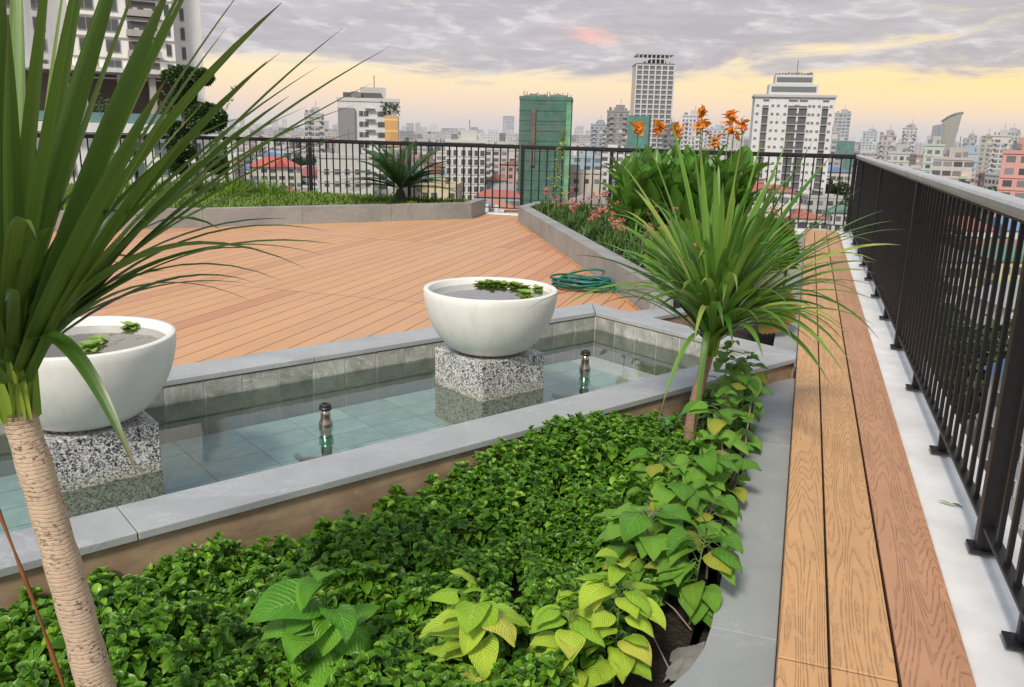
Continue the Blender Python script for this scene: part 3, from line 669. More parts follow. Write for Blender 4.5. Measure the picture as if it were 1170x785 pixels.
for px,py,dy,bw in [(690,232,0,.25),(700,285,-.1,.33),(642,352,-.1,.45),(705,180,.1,.15),(735,152,.2,.12),(765,130,.1,.08),(800,165,-.2,.05),(850,150,0,.05),(905,150,.1,.08),(950,178,.2,.12),(985,215,.1,.18),(1022,252,0,.25),(1037,262,.1,.28),(1012,348,-.2,.35),(970,355,-.3,.4),(948,438,-.3,.55),(700,255,.2,.3),(755,470,-.3,.7),(712,330,-.2,.4),(1000,300,.2,.3),(1030,280,-.1,.3),(960,240,-.2,.15),(890,200,-.3,.06),(745,200,-.2,.14),(724,215,.2,.2),(990,262,.2,.22),(930,160,-.1,.1),(875,145,.1,.04),(790,150,.15,.05),(1010,240,.25,.2)]:
    tl.append((aty(px,py,3.528+dy),bw))
tl.append((aty(792,505,3.30),.9))
dracaena(b2,T2,.029,.023,tl,160,(.46,.92),.031,'blade_light','trunk_brown','smaller dracaena with brown ringed trunk and fresh green leaves before the timber ledge',Vector((-.375,3.528,.15)),Vector((.08,0,1)),5,(0,6.28),14,1.15)
random.seed(3)
# dead stalk at far left
a=aty(0,588,1.1); b=aty(42,690,1.1); c=aty(84,815,1.1)
st=thing('dead_stalk',(c.x,c.y,-.19),'thin rusty brown dead stalk leaning beside the pale trunk','plant stalk')
pts=[bez(a+(a-b)*.25,b,c+Vector((.01,0,-.05)),i/12) for i in range(13)]; MB().tube(pts+[Vector((c.x+.04,1.1,-.19))],[.0035+.0012*math.sin(i*1.7) for i in range(14)],8).build('stalk','rust_stalk',st,True)
# ------------------------------------------------------------ ground cover
def inpoly(x,y,poly):
    c=False; n=len(poly)
    for i in range(n):
        a,b=poly[i],poly[i-1]
        if (a[1]>y)!=(b[1]>y) and x<(b[0]-a[0])*(y-a[1])/(b[1]-a[1])+a[0]: c=not c
    return c
mb=MB(); sm=MB(); cnt=0; tries=0; placed=[]
bare=[at(735,745,-.15),at(725,715,-.15)]
while cnt<2500 and tries<60000:
    tries+=1
    x=U(-2.5,-.15); y=U(.85,4.8)
    if not inpoly(x,y,nearpoly): continue
    nn=x*.8548-y*.519
    if nn<-2.47: continue
    # bare strip near the stone border & where heart plants stand
    if x>-.27-max(0,(2.5-y))*.25 and y<4.2 : continue
    if y<2.05 and x>-.42: continue
    px,py=pix((x,y,-.05))
    if px<-60 or px>1000 or py>900: continue
    dens=noise.noise(Vector((x*2.3,y*2.3,1.)))
    if dens<-.30 and R()<.75: continue
    if min([ (x-p[0])**2+(y-p[1])**2 for p in placed[-400:]]+[9])<.0004: continue
    if (x+.44)**2+(y-3.93)**2<.05 : continue
    placed.append((x,y)); cnt+=1
    h=.078+.05*math.exp(-((nn+2.38)/.22)**2)*(1 if y>3.05 else .0)+.10*noise.noise(Vector((x*3.0,y*3.0,0)))+.05*noise.noise(Vector((x*12,y*12,5)))+.075*max(0,1-((x+.85)**2+(y-3.1)**2)/.5)+random.choice([U(-.05,-.01),U(-.02,.03),U(0,.05)])
    if nn<-2.62: h+=.0
    lean=Vector((U(-.3,.3),U(-.3,.3),1)).normalized()
    z0=-.19; top=Vector((x,y,z0))+lean*(h+.05)
    sm.tube([(x,y,z0),top],.0016,4,False)
    a0=U(0,6.28)
    for lv,(zz,ln,pairs,el0) in enumerate(((1.0,.018,2,1.0),(.93,.027,2,.6),(.80,.033,2,.25),(.66,.032,2,.05),(.50,.027,2,-.1))):
        for k in range(pairs):
            for s_ in (0,math.pi):
                a=a0+k*math.pi/2*1.0+s_+lv*.75+U(-.3,.3); el=el0+U(-.3,.3); ln2=.9*ln*U(.6,1.3)*(.8+.5*(noise.noise(Vector((x*2,y*2,9)))+.5))
                d=Vector((math.cos(a)*math.cos(el),math.sin(a)*math.cos(el),math.sin(el)))
                n_=Vector((-math.cos(a)*math.sin(el)+U(-.3,.3),-math.sin(a)*math.sin(el)+U(-.3,.3),math.cos(el)))
                bp=Vector((x,y,z0))+lean*((h+.05)*zz)+d*.006
                mb.leaf(bp,d,n_,ln2*1.15,ln2*1.0,U(.1,1.3),U(.4,1.1),4,2,'round')
g=mb.build('ground_cover','cover_leaf',smooth=True); tag(g,'dense bright green ground cover of small rounded leaves filling the front bed','ground cover',kind='stuff')
sm.build('stems','stem_green',g)
# ------------------------------------------------------------ heart leaved plants
def heartplant(x,y,z,h,n,size,mat,label,grp=None,lean=(0,0),spread=.08,droop=.7,stem='stem_green',seed=0,top=True,face=None):
    random.seed(seed*17+3)
    t=thing('heart_leaf_plant',(x,y,z),label,'leafy plant',grp)
    b=Vector((x,y,z)); tp=b+Vector((lean[0],lean[1],h)); md=b+Vector((lean[0]*.2,lean[1]*.2,h*.55))
    st_=MB(); st_.tube([bez(b,md,tp,i/8) for i in range(9)],[.0042-.0003*i for i in range(9)],7)
    mb=MB()
    for i in range(n):
        f=1-(i/max(1,n-1))**1.15*.8; p=bez(b,md,tp,max(.12,f)); a=i*2.4+U(-.35,.35)
        if face is not None and i%3!=2: a=face+U(-1.25,1.25)
        top_=i<3
        out=spread*(.25 if top_ else U(.6,1.15)); up_=U(.01,.04)+(.02 if top_ else 0)
        q=p+Vector((math.cos(a)*out,math.sin(a)*out,up_))
        st_.tube([p,(p+q)/2+Vector((0,0,.012)),q],.0017,5)
        el=U(-.05,.5) if not top_ else U(.4,1.1)
        sz=size*1.18*(U(.6,.8) if top_ else U(.8,1.2))
        d=Vector((math.cos(a)*math.cos(el),math.sin(a)*math.cos(el),math.sin(el))); n_=Vector((-math.cos(a)*math.sin(el)+U(-.35,.35),-math.sin(a)*math.sin(el)+U(-.35,.35),math.cos(el)))
        mb.leaf(q,d,n_,sz*1.2,sz*U(.88,1.08),droop*U(.6,1.9),random.choice([U(.1,.4),U(-.4,-.1)]),12,8,'heart',U(.015,.04))
    mb.build('leaves',mat,t,True); st_.build('stem',stem,t,True)
FC=-1.6
pp=at(372,800,-.19); heartplant(pp.x,pp.y+.02,-.19,.31,17,.10,'heart_leaf_deep','deep green quilted-leaf plant standing alone in the ground cover at the front',None,(-.0,.0),.045,1.0,seed=1,face=FC)
pp=at(545,805,-.19); heartplant(pp.x,pp.y,-.19,.32,22,.066,'heart_leaf_lime','lime yellow heart-leaved plant at the front between green plant and bare soil',None,(.0,.0),.05,.8,seed=2,face=FC)
pp=at(655,800,-.19); heartplant(pp.x-.02,pp.y,-.19,.27,18,.06,'heart_leaf_lime','low lime heart-leaved plant between the two taller lime ones',None,(.0,.0),.05,.8,seed=21,face=FC)
pp=at(700,790,-.19); heartplant(pp.x,pp.y,-.19,.34,28,.062,'heart_leaf_lime','tallest lime yellow heart-leaved plant beside the bare soil at the front',None,(.0,.02),.055,.8,seed=3,face=FC)
spots=[(735,665,.22,16,.085,'heart_leaf','broad mid-green heart-leaved plant left of the bare soil'),
 (790,690,.20,15,.078,'heart_leaf','heart-leaved plant over the bare soil with a yellowing leaf'),
 (760,640,.24,14,.08,'heart_leaf','heart-leaved plant at the middle of the clump below the brown trunk'),
 (812,640,.18,13,.07,'heart_leaf','heart-leaved plant beside the stone border with trailing stems'),
 (790,595,.24,13,.075,'heart_leaf','heart-leaved plant right in front of the brown trunk'),
 (745,575,.16,11,.07,'heart_leaf','heart-leaved plant left of the brown trunk foot'),
 (838,590,.20,12,.07,'heart_leaf','heart-leaved plant leaning on the black liner edge'),
 (820,560,.26,14,.07,'heart_leaf','heart-leaved plant right of the brown trunk'),
 (845,525,.30,14,.07,'heart_leaf','tall heart-leaved plant climbing by the black liner'),
 (822,500,.32,13,.065,'heart_leaf','heart-leaved plant against the pool coping under the strappy crown'),
 (855,500,.27,12,.06,'heart_leaf','last heart-leaved plant by the end of the pool coping')]
for i,(px,py,h,n,sz,mt,lb) in enumerate(spots):
    pp=at(px,py,-.12); x=min(pp.x,-.185)
    heartplant(x,pp.y,-.19,h+.12+(.06 if i>6 else 0),n+(15 if i>6 else 14),sz*.86,mt,lb,None,(U(-.02,.03),U(-.03,.03)),.068,.95,'stem_green' if i%3 else 'twig',seed=30+i,face=FC)
# climbing shoot with tiny leaf
random.seed(9)
a=at(858,600,-.1); sh=thing('climbing_shoot',(-.17,a.y,-.19),'thin dark climbing shoot bending over the stone border','plant shoot')
pts=[Vector((-.17,a.y,-.19)),Vector((-.16,a.y+.1,-.02)),Vector((-.125,a.y+.35,.07)),Vector((-.13,a.y+.62,.16))]
MB().tube(pts,.003,6).build('stem','stem_brown',sh,True)
mb=MB()
for k in range(7):
    p=pts[1].lerp(pts[3],k/6)+Vector((U(-.02,.03),0,0)); mb.leaf(p,(U(.3,1),U(-1,.2),U(-.2,.4)),(U(-.3,.3),-.4,1),.055,.042,.8,-.15,6,4,'heart',.01)
mb.build('leaves','heart_leaf',sh,True)
# twigs on bare soil
for i,(p,q) in enumerate((((715,700),(765,765)),((742,690),(790,720)),((690,725),(735,775)))):
    a=at(*p,-.15); b=at(*q,-.17); tag(MB().tube([a+Vector((0,0,.05)),(a+b)/2+Vector((.01,0,.03)),b],.0022,6).build('dry_twig','twig'),['dry pale twig nearest the curved slab','dry pale twig under the yellowing leaf','dry pale twig left on the bare soil'][i],'twig')
# small litter on bare soil: stones
random.seed(5)
# ------------------------------------------------------------ taps & hose
def tapthing(px,py,z,label,blue=False):
    p0=at(px,py,z); n=V2(0,-2.5)-V2(0,-2.515)
    # snap to pool wall face n=-2.52
    u=p0.x*.519+p0.y*.8548; c=V2(u,-2.50,z); t=thing('hose_connector',tuple(c),label,'hose connector')
    d=V2(0,1)-V2(0,0)
    d=Vector((-.1,-.9,.25)).normalized()
    MB().tube([V2(u,-2.52,z),c+d*.03,c+d*.045],[.018,.02,.014],14).build('body','tap_green',t)
    MB().tube([c+d*.045,c+d*.07],[.024,.026],14).build('collar','tap_green',t,bevel=.002)
    MB().tube([c+d*.0701,c+d*.078],[.017,.015],14).build('mouth','tap_blue' ,t)
tapthing(783,452,-.02,'upper green and blue hose connector on the pool wall behind the brown trunk')
tapthing(772,484,-.10,'lower green and blue hose connector on the pool wall behind the brown trunk')
tag(MB().tube([V2(3.30,-2.49,-.02),V2(3.22,-2.47,-.05),V2(3.13,-2.49,-.09)],.008,8).build('green_tube','tap_green',smooth=True),'short green tube joining the two hose connectors','tube')
random.seed(21)
hc_=Vector((-1.70,6.86,0)); pts=[]
NL=9
for i in range(NL*40):
    a=i/40*2*math.pi; l=i/40
    r=.165+.055*math.sin(l*2.4)+.02*math.sin(a*2+l); ex=1.25
    off=Vector((.035*math.sin(l*1.9),.03*math.cos(l*2.7),0)); z=.013+.012*(l/1.6)+.012*abs(math.sin(a*1.5+l*2))
    pts.append(hc_+off+Vector((math.cos(a)*r*ex,math.sin(a)*r*.95,z)))
last=pts[-1]
wallp=at(752,320,.25); 
tail=[last,Vector((-1.42,6.72,.02)),Vector((-1.33,6.66,.03)),Vector((-1.27,6.72,.14)),Vector((-1.2,6.78,.27)),Vector((-1.05,6.86,.29)),Vector((-.98,6.95,.34))]
def cat(P_,n=8):
    out=[]
    for i in range(len(P_)-1):
        p0=P_[max(i-1,0)];p1=P_[i];p2=P_[i+1];p3=P_[min(i+2,len(P_)-1)]
        for k in range(n):
            t=k/n; out.append(.5*((2*p1)+(p2-p0)*t+(2*p0-5*p1+4*p2-p3)*t*t+(3*p1-p0-3*p2+p3)*t**3))
    out.append(P_[-1]); return out
hs=thing('garden_hose',(hc_.x,hc_.y,0),'coiled dark green garden hose on the deck with its end over the planter wall','hose')
MB().tube(pts+cat(tail)[1:],.0095,8).build('coil','hose_green',hs,True)
lo=[Vector((-1.98,6.80,.02)),Vector((-1.93,7.05,.07)),Vector((-1.7,7.17,.12)),Vector((-1.47,7.02,.09)),Vector((-1.45,6.82,.04))]
MB().tube(cat(lo),.0095,8).build('loose_loop','hose_green',hs,True)
MB().tube([Vector((-.98,6.95,.34)),Vector((-.93,7.0,.40))],[.013,.016],10).build('nozzle','tap_green',hs)
# ------------------------------------------------------------ canna bed
random.seed(31)
def canna(x,y,h,label,flower=True,fz=None):
    t=thing('canna_lily',(x,y,.17),label,'flowering plant','orange canna lilies at the end of the bed'); st_=MB(); mb=MB()
    for s_ in range(3):
        bx,by=x+U(-.07,.07),y+U(-.06,.06); tx,ty=bx+U(-.08,.08),by+U(-.08,.08); hh=h*U(.85,1.05)-.17
        st_.tube([(bx,by,.17),(tx,ty,.17+hh*.75)],[.012,.007],6)
        for k in range(9):
            f=.08+k*.09; a=k*2.3+s_*2+U(-.4,.4); el=U(.95,1.45); d=Vector((math.cos(a)*math.cos(el),math.sin(a)*math.cos(el),math.sin(el)))
            p=Vector((bx,by,.17)).lerp(Vector((tx,ty,.17+hh*.75)),f); mb.leaf(p,d,Vector((-math.cos(a)*math.sin(el),-math.sin(a)*math.sin(el),math.cos(el)+.05)),U(.34,.50),U(.13,.19),U(.0,.8),.4,7,4,'leaf',.014)
    mb.build('leaves','canna_leaf',t,True)
    if flower:
        fm=MB(); fz=fz or h+.2; fx,fy=x+U(-.03,.03),y
        st_.tube([(x,y,.17+(h-.17)*.6),(fx,fy,fz)],[.008,.005],6)
        for k in range(26):
            a=U(0,6.28); el=U(-.2,1.3); d=Vector((math.cos(a)*math.cos(el),math.sin(a)*math.cos(el),math.sin(el)))
            fm.leaf((fx+U(-.035,.035),fy+U(-.035,.035),fz+U(-.07,.04)),d,(U(-1,1),U(-1,1),1),U(.06,.10),U(.04,.06),U(.2,1.6),.3,4,2,'paddle',.05)
        fm.build('flower','orange_petal',t,True)
    st_.build('stem','stem_green',t,True)
fl=[(727,147),(754,147),(776,148),(803,128),(804,144),(832,134),(838,148),(850,142),(818,162)]
for i,(px,py) in enumerate(fl):
    yy=9.6+U(-.3,.6); p=aty(px,py,yy); canna(p.x,yy,U(1.12,1.22),'orange canna lily, number '+str(i+1) if False else ['orange canna at the left end of the bed before the dark net tower','orange canna, second from left, against the tall grey tower','orange canna, third from left, above the middle of the leaves','canna with the highest orange flower, left of the white twin tower','canna with a lower orange flower under the highest one','upright orange canna just left of the white tower, darker bloom','canna with broad orange bloom beside the upright dark one','rightmost orange canna, in front of the white tower edge','canna with a small low orange bloom among the leaf tips'][i],True,p.z)
for i in range(17):
    x=-2.1+1.42*(i+.5)/17; y=U(9.3,10.4); canna(x,y,U(1.0,1.25),'leafy canna without a flower among the orange ones',False)
# fan palms
def fan(t,c,d,n_,r,mat='fan_leaf',spread=math.radians(250)):
    mb=MB(); d=Vector(d).normalized(); n_=Vector(n_); n_=(n_-d*n_.dot(d)).normalized(); s=d.cross(n_); c=Vector(c); K_=44; vs=[];uv=[]; nr_=5
    for j in range(nr_+1):
        q=j/nr_
        for i in range(K_+1):
            a=-spread/2+spread*i/K_; rr=r*q*(1-.16*abs(a/(spread/2))**2)*((1.05 if i%2 else .95) if j==nr_ else 1)
            v=c+(d*math.cos(a)+s*math.sin(a))*rr+n_*((.014*r*q*2 if i%2 else -.014*r*q*2)-.28*r*q*q+.05*r*math.sin(a*2))
            vs.append(v); uv.append((q,i/K_*5))
    fs=[(j*(K_+1)+i,j*(K_+1)+i+1,(j+1)*(K_+1)+i+1,(j+1)*(K_+1)+i) for j in range(nr_) for i in range(K_)]
    mb.add(vs,fs,uv).build('fan_leaf',mat,t)
fp=thing('fan_palm',(-.50,6.35,-.1),'fan palm with round pleated leaves behind the smaller dracaena','palm')
cb=Vector((-.50,6.35,-.1)); stm=MB()
for (px,py,yy,dx,dz,r,mt,nn,sp) in [(792,318,6.4,-.5,.8,.46,'fan_leaf',(-.35,-.8,.35),125),(820,300,6.9,.05,1.,.36,'fan_leaf',(0,-.6,.6),100),(850,305,6.5,.68,.62,.44,'fan_leaf',(.4,-.8,.3),85),(845,325,6.0,.9,-.25,.42,'fan_leaf_brown',(.1,-.7,.7),80),(785,325,6.2,-.9,.0,.34,'fan_leaf_brown',(-.2,-.7,.7),70)]:
    c=aty(px,py,yy); c=c+Vector((0,0,-.02)); fan(fp,c,(dx,-.15,dz),nn,r,mt,math.radians(sp)); stm.tube([cb,(cb+c)/2+Vector((0,0,.1)),c],.007,6)
stm.build('stem','stem_green',fp,True)
# low pink flowering plants
random.seed(41)
def pink(x,y,z,s_,label):
    t=thing('pink_flower_plant',(x,y,z),label,'flowering plant','pink flowering plants in the bed'); mb=MB(); fm=MB(); st_=MB()
    for k in range(85):
        a=U(0,6.28); el=U(.2,1.5); L=U(.10,.2)*s_; d=Vector((math.cos(a)*math.cos(el),math.sin(a)*math.cos(el),math.sin(el))); p=Vector((x+U(-.10,.10)*s_,y+U(-.1,.1)*s_,z+U(0,.08)))
        mb.blade(p,p+d*L*.6,p+d*L+Vector((0,0,-.03)),U(.012,.022),4,.3)
    for k in range(6):
        fm=MB(); a=U(0,6.28); r=U(.02,.15)*s_; h=U(.16,.34)*s_; p=Vector((x+math.cos(a)*r,y+math.sin(a)*r,z+h)); st_.tube([(x,y,z),p],.002,4,False)
        for j in range(11):
            dd=Vector((U(-1,1),U(-1,1),U(-.3,1))).normalized(); fm.leaf(p+dd*U(0,.022),dd,(U(-1,1),U(-1,1),1),U(.02,.032),U(.018,.026),.5,.2,2,2,'round')
        fm.build('flower','pink_petal',t,True)
    mb.build('leaves','low_leaf',t,True); st_.build('stem','stem_green',t)
pk=['farthest pink flowering clump by the wall corner','pink flowering clump second from the wall corner']
for i in range(13):
    f=(i+.6)/13; p=hw0.lerp(hw1,f)+hn*(.36+.12*(i%2)); pink(p.x,p.y,.17,U(.9,1.15),'pink flowering clump along the diagonal wall, '+['farthest, at the wall corner','second from the far corner','third from the far corner','fourth from the far corner','fifth from the far corner','sixth, at the middle of the wall','just past the middle of the wall','eighth from the far corner','left of the fan palm leaves','beside the hose end','nearest but two to the pool','nearest but one to the pool','nearest to the pool'][i])
for i in range(8):
    p=hw0.lerp(hw1,.08+.09*i)+hn*(.85+.2*(i%2)); pink(p.x,p.y,.17,1.1,'pink flowering clump in the second row behind the diagonal wall')
for i,(px,py,yy) in enumerate([(880,300,7.9),(862,315,7.5),(888,280,8.8),(845,262,9.),(885,262,9.8)]):
    p=aty(px,py,yy); pink(min(p.x,-.3),yy,.17,1.25,'pink flowering clump by the stone border, '+['right of the fan palm','nearest the fan palm','third along the border','behind the fan palm','farthest along the border'][i])
mb=MB()
for k in range(5200):
    x=U(-3.9,-.12); y=U(6.2,12.7)
    if not inpoly(x,y,[(hw0+hn*.2)[:],(hw1+hn*.22)[:],(-.12,7.4),(-.12,12.8),(-3.8,12.7)]): continue
    a=U(0,6.28); p=Vector((x,y,.17)); L=U(.06,.16); el=U(.3,1.4); d=Vector((math.cos(a)*math.cos(el),math.sin(a)*math.cos(el),math.sin(el)))
    mb.blade(p,p+d*L*.6,p+d*L,U(.014,.026),3,.3)
tag(mb.build('bed_undergrowth','low_leaf',smooth=True),'low green undergrowth between the flowering plants','undergrowth',kind='stuff')
# slender sapling & another on the left
def sapling(p,h,lean,n,label,lsz=.07):
    t=thing('sapling',tuple(p),label,'young tree'); st_=MB(); mb=MB(); tp=p+Vector((lean,0,h)); md=p+Vector((-lean*.3,0,h*.5))
    st_.tube([bez(p,md,tp,i/10) for i in range(11)],[.009-.0007*i for i in range(11)],6)
    for i in range(n):
        f=.22+.78*i/n; q=bez(p,md,tp,f); a=U(0,6.28); r=U(.02,.16)*(1.15-f*.7); e=q+Vector((math.cos(a)*r,math.sin(a)*r,U(.0,.08)))
        st_.tube([q,e],.0018,4,False)
        for k in range(4):
            pp_=q.lerp(e,.4+.2*k); b_=U(0,6.28); mb.leaf(pp_,(math.cos(b_),math.sin(b_),U(-.3,.6)),(0,0,1),lsz*U(.7,1.2),lsz*.5,.5,.1,3,2,'round')
    mb.build('leaves','sapling_leaf',t,True); st_.build('stem','stem_brown',t,True)
sapling(Vector((-3.20,11,.17)),1.15,.12,42,'slender yellow-green sapling in front of the green netted tower')
p=aty(252,215,11.9); sapling(Vector((p.x,11.9,.19)),1.75,.42,34,'slender pale sapling right of the topiary tree')
# ------------------------------------------------------------ lawn, tufts, sago, topiary
random.seed(51)
mb=MB(); k=0
while k<15000:
    x=U(-12.5,-4.9); y=U(4.5,12.75)
    if not inpoly(x,y,lawnpoly): continue
    px,py=pix((x,y,.25))
    if px<-20 or px>560: continue
    k+=1; a=U(0,6.28); L=U(.03,.085); p=Vector((x,y,.19)); d=Vector((math.cos(a)*.5,math.sin(a)*.5,1)).normalized()
    mb.blade(p,p+d*L*.6,p+d*L+Vector((math.cos(a)*.02,math.sin(a)*.02,-.005)),U(.010,.02),2,.2)
tag(mb.build('lawn','lawn_blade',smooth=True),'short green lawn in the long planter behind the veined stone wall','grass',kind='stuff')
tufts=[(70,226),(95,224),(120,222),(150,220),(178,219),(205,218),(228,217),(250,216),(272,216),(292,218),(310,220),(135,226),(265,222)]
tl_=['farthest left','second from left','third from left','left of the topiary trunk','in front of the topiary trunk at left','in front of the topiary trunk','just right of the topiary trunk','under the pale sapling','right of the pale sapling','second from right','rightmost','front row at left','front row at right']
for i,(px,py) in enumerate(tufts):
    q=at(px,py,.24); yy=q.y; t=thing('grass_tuft',(q.x,q.y,.19),'tall bright green grass tuft on the lawn, '+tl_[i],'grass tuft','tall grass tufts on the lawn'); mb=MB()
    for k in range(110):
        a=U(0,6.28); r=U(0,.16); L=U(.18,.40); el=U(.7,1.5); d=Vector((math.cos(a)*math.cos(el),math.sin(a)*math.cos(el),math.sin(el))); p=Vector((q.x+math.cos(a)*r*1.4,q.y+math.sin(a)*r,.19))
        mb.blade(p,p+d*L*.6,p+d*L*.95+Vector((math.cos(a)*.05,math.sin(a)*.05,-.04)),U(.012,.022),4,.25)
    mb.build('blades','tuft_blade',t,True)
# sago
cp=Vector((-5.97,11.84,.19)); cy=thing('sago_palm',tuple(cp),'dark green sago palm with arching fronds on the lawn','palm')
MB().tube([cp,cp+Vector((0,0,.12)),cp+Vector((0,0,.2))],[.09,.085,.05],12).build('trunk','bark',cy,True)
mb=MB()
for i in range(46):
    a=i*2.4+U(-.15,.15); el=U(.12,1.3); L=U(.8,1.05); d=Vector((math.cos(a)*math.cos(el),math.sin(a)*math.cos(el),math.sin(el)))
    p0=cp+Vector((0,0,.2)); p1=p0+d*L*.6; p2=p0+d*L*.93+Vector((math.cos(a)*.12,math.sin(a)*.12,-.20*math.cos(el)-.06)); mb.blade(p0,p1,p2,.014,8,.2,None,1,6)
    for k in range(4,34):
        t_=k/34; q=bez(p0,p1,p2,t_); tg=((p1-p0)*(1-t_)+(p2-p1)*t_).normalized(); sd=tg.cross(Vector((0,0,1))).normalized()
        ll=.16*math.sin(math.pi*min(1,.12+t_*.86))**.6+.01
        for s_ in(-1,1):
            e=q+(sd*s_*.85+tg*.55+Vector((0,0,.12))).normalized()*ll; mb.blade(q,(q+e)/2,e,.027,2,.1)
mb.build('fronds','cycas_leaf',cy,True)
# cloud topiary
bp=Vector((-9.55,11.2,.19)); tt=thing('topiary_tree',tuple(bp),'cloud-pruned topiary tree with dark round foliage pads','tree')
YT=11.2
pads=[(212,90,.25,'t'),(232,88,.15,''),(196,88,.14,''),(208,112,.17,''),(236,135,.29,''),(222,125,.15,''),(203,148,.16,''),(208,172,.17,''),(198,165,.1,''),(247,188,.17,''),(203,190,.14,'')]
tr_=MB(); c0=aty(212,215,YT); c1=aty(208,150,YT); c2=aty(216,110,YT); tr_.tube([bp,c0,aty(207,180,YT),c1,c2,aty(214,92,YT)],[.05,.045,.04,.03,.025,.015],10)
tr_.tube([c0+Vector((.1,0,-.1)),aty(226,185,YT+.1),aty(219,150,YT+.1),aty(225,105,YT+.1),aty(230,95,YT)],[.035,.03,.026,.02,.012],8)
for px,py,r,_ in pads:
    c=aty(px,py,YT+U(-.2,.2)); b_=aty(212+(px-212)*.15,py+22,YT); tr_.tube([b_,(b_+c)/2+Vector((0,0,-.03)),c],[.018,.014,.01],6)
    mb=MB(); mb.v=[]
    N=int(3600*r*r/.06)
    for k in range(max(350,min(N,4500))):
        d=Vector((random.gauss(0,1),random.gauss(0,1),random.gauss(0,1))).normalized(); q=r*(1+.16*noise.noise(d*2.2+Vector((px,py,0))))*(R()**.18)
        p=c+Vector((d.x*q,d.y*q,d.z*q*.72)); dd=(d+Vector((U(-.7,.7),U(-.7,.7),U(-.4,.8)))).normalized()
        mb.leaf(p,dd,(U(-1,1),U(-1,1),U(.2,1)),U(.035,.055),.03,.3,.1,2,1,'round')
    mb.build('foliage_pad','topiary_leaf',tt)
tr_.build('trunk','bark',tt,True)

p=at(1078,577,0); kl=thing('fallen_leaf',(p.x,p.y,0),'small yellow-green and brown leaf fallen on the white kerb','leaf')
MB().leaf((p.x-.02,p.y+.01,.012),(.9,-.3,.05),(0,.1,1),.06,.018,.3,.3,5,2,'x').build('blade','lettuce_leaf',kl,True)
MB().leaf((p.x+.025,p.y,.010),(.9,-.1,.02),(0,.1,1),.04,.02,.4,.4,5,2,'x').build('dry_part','bark',kl,True)
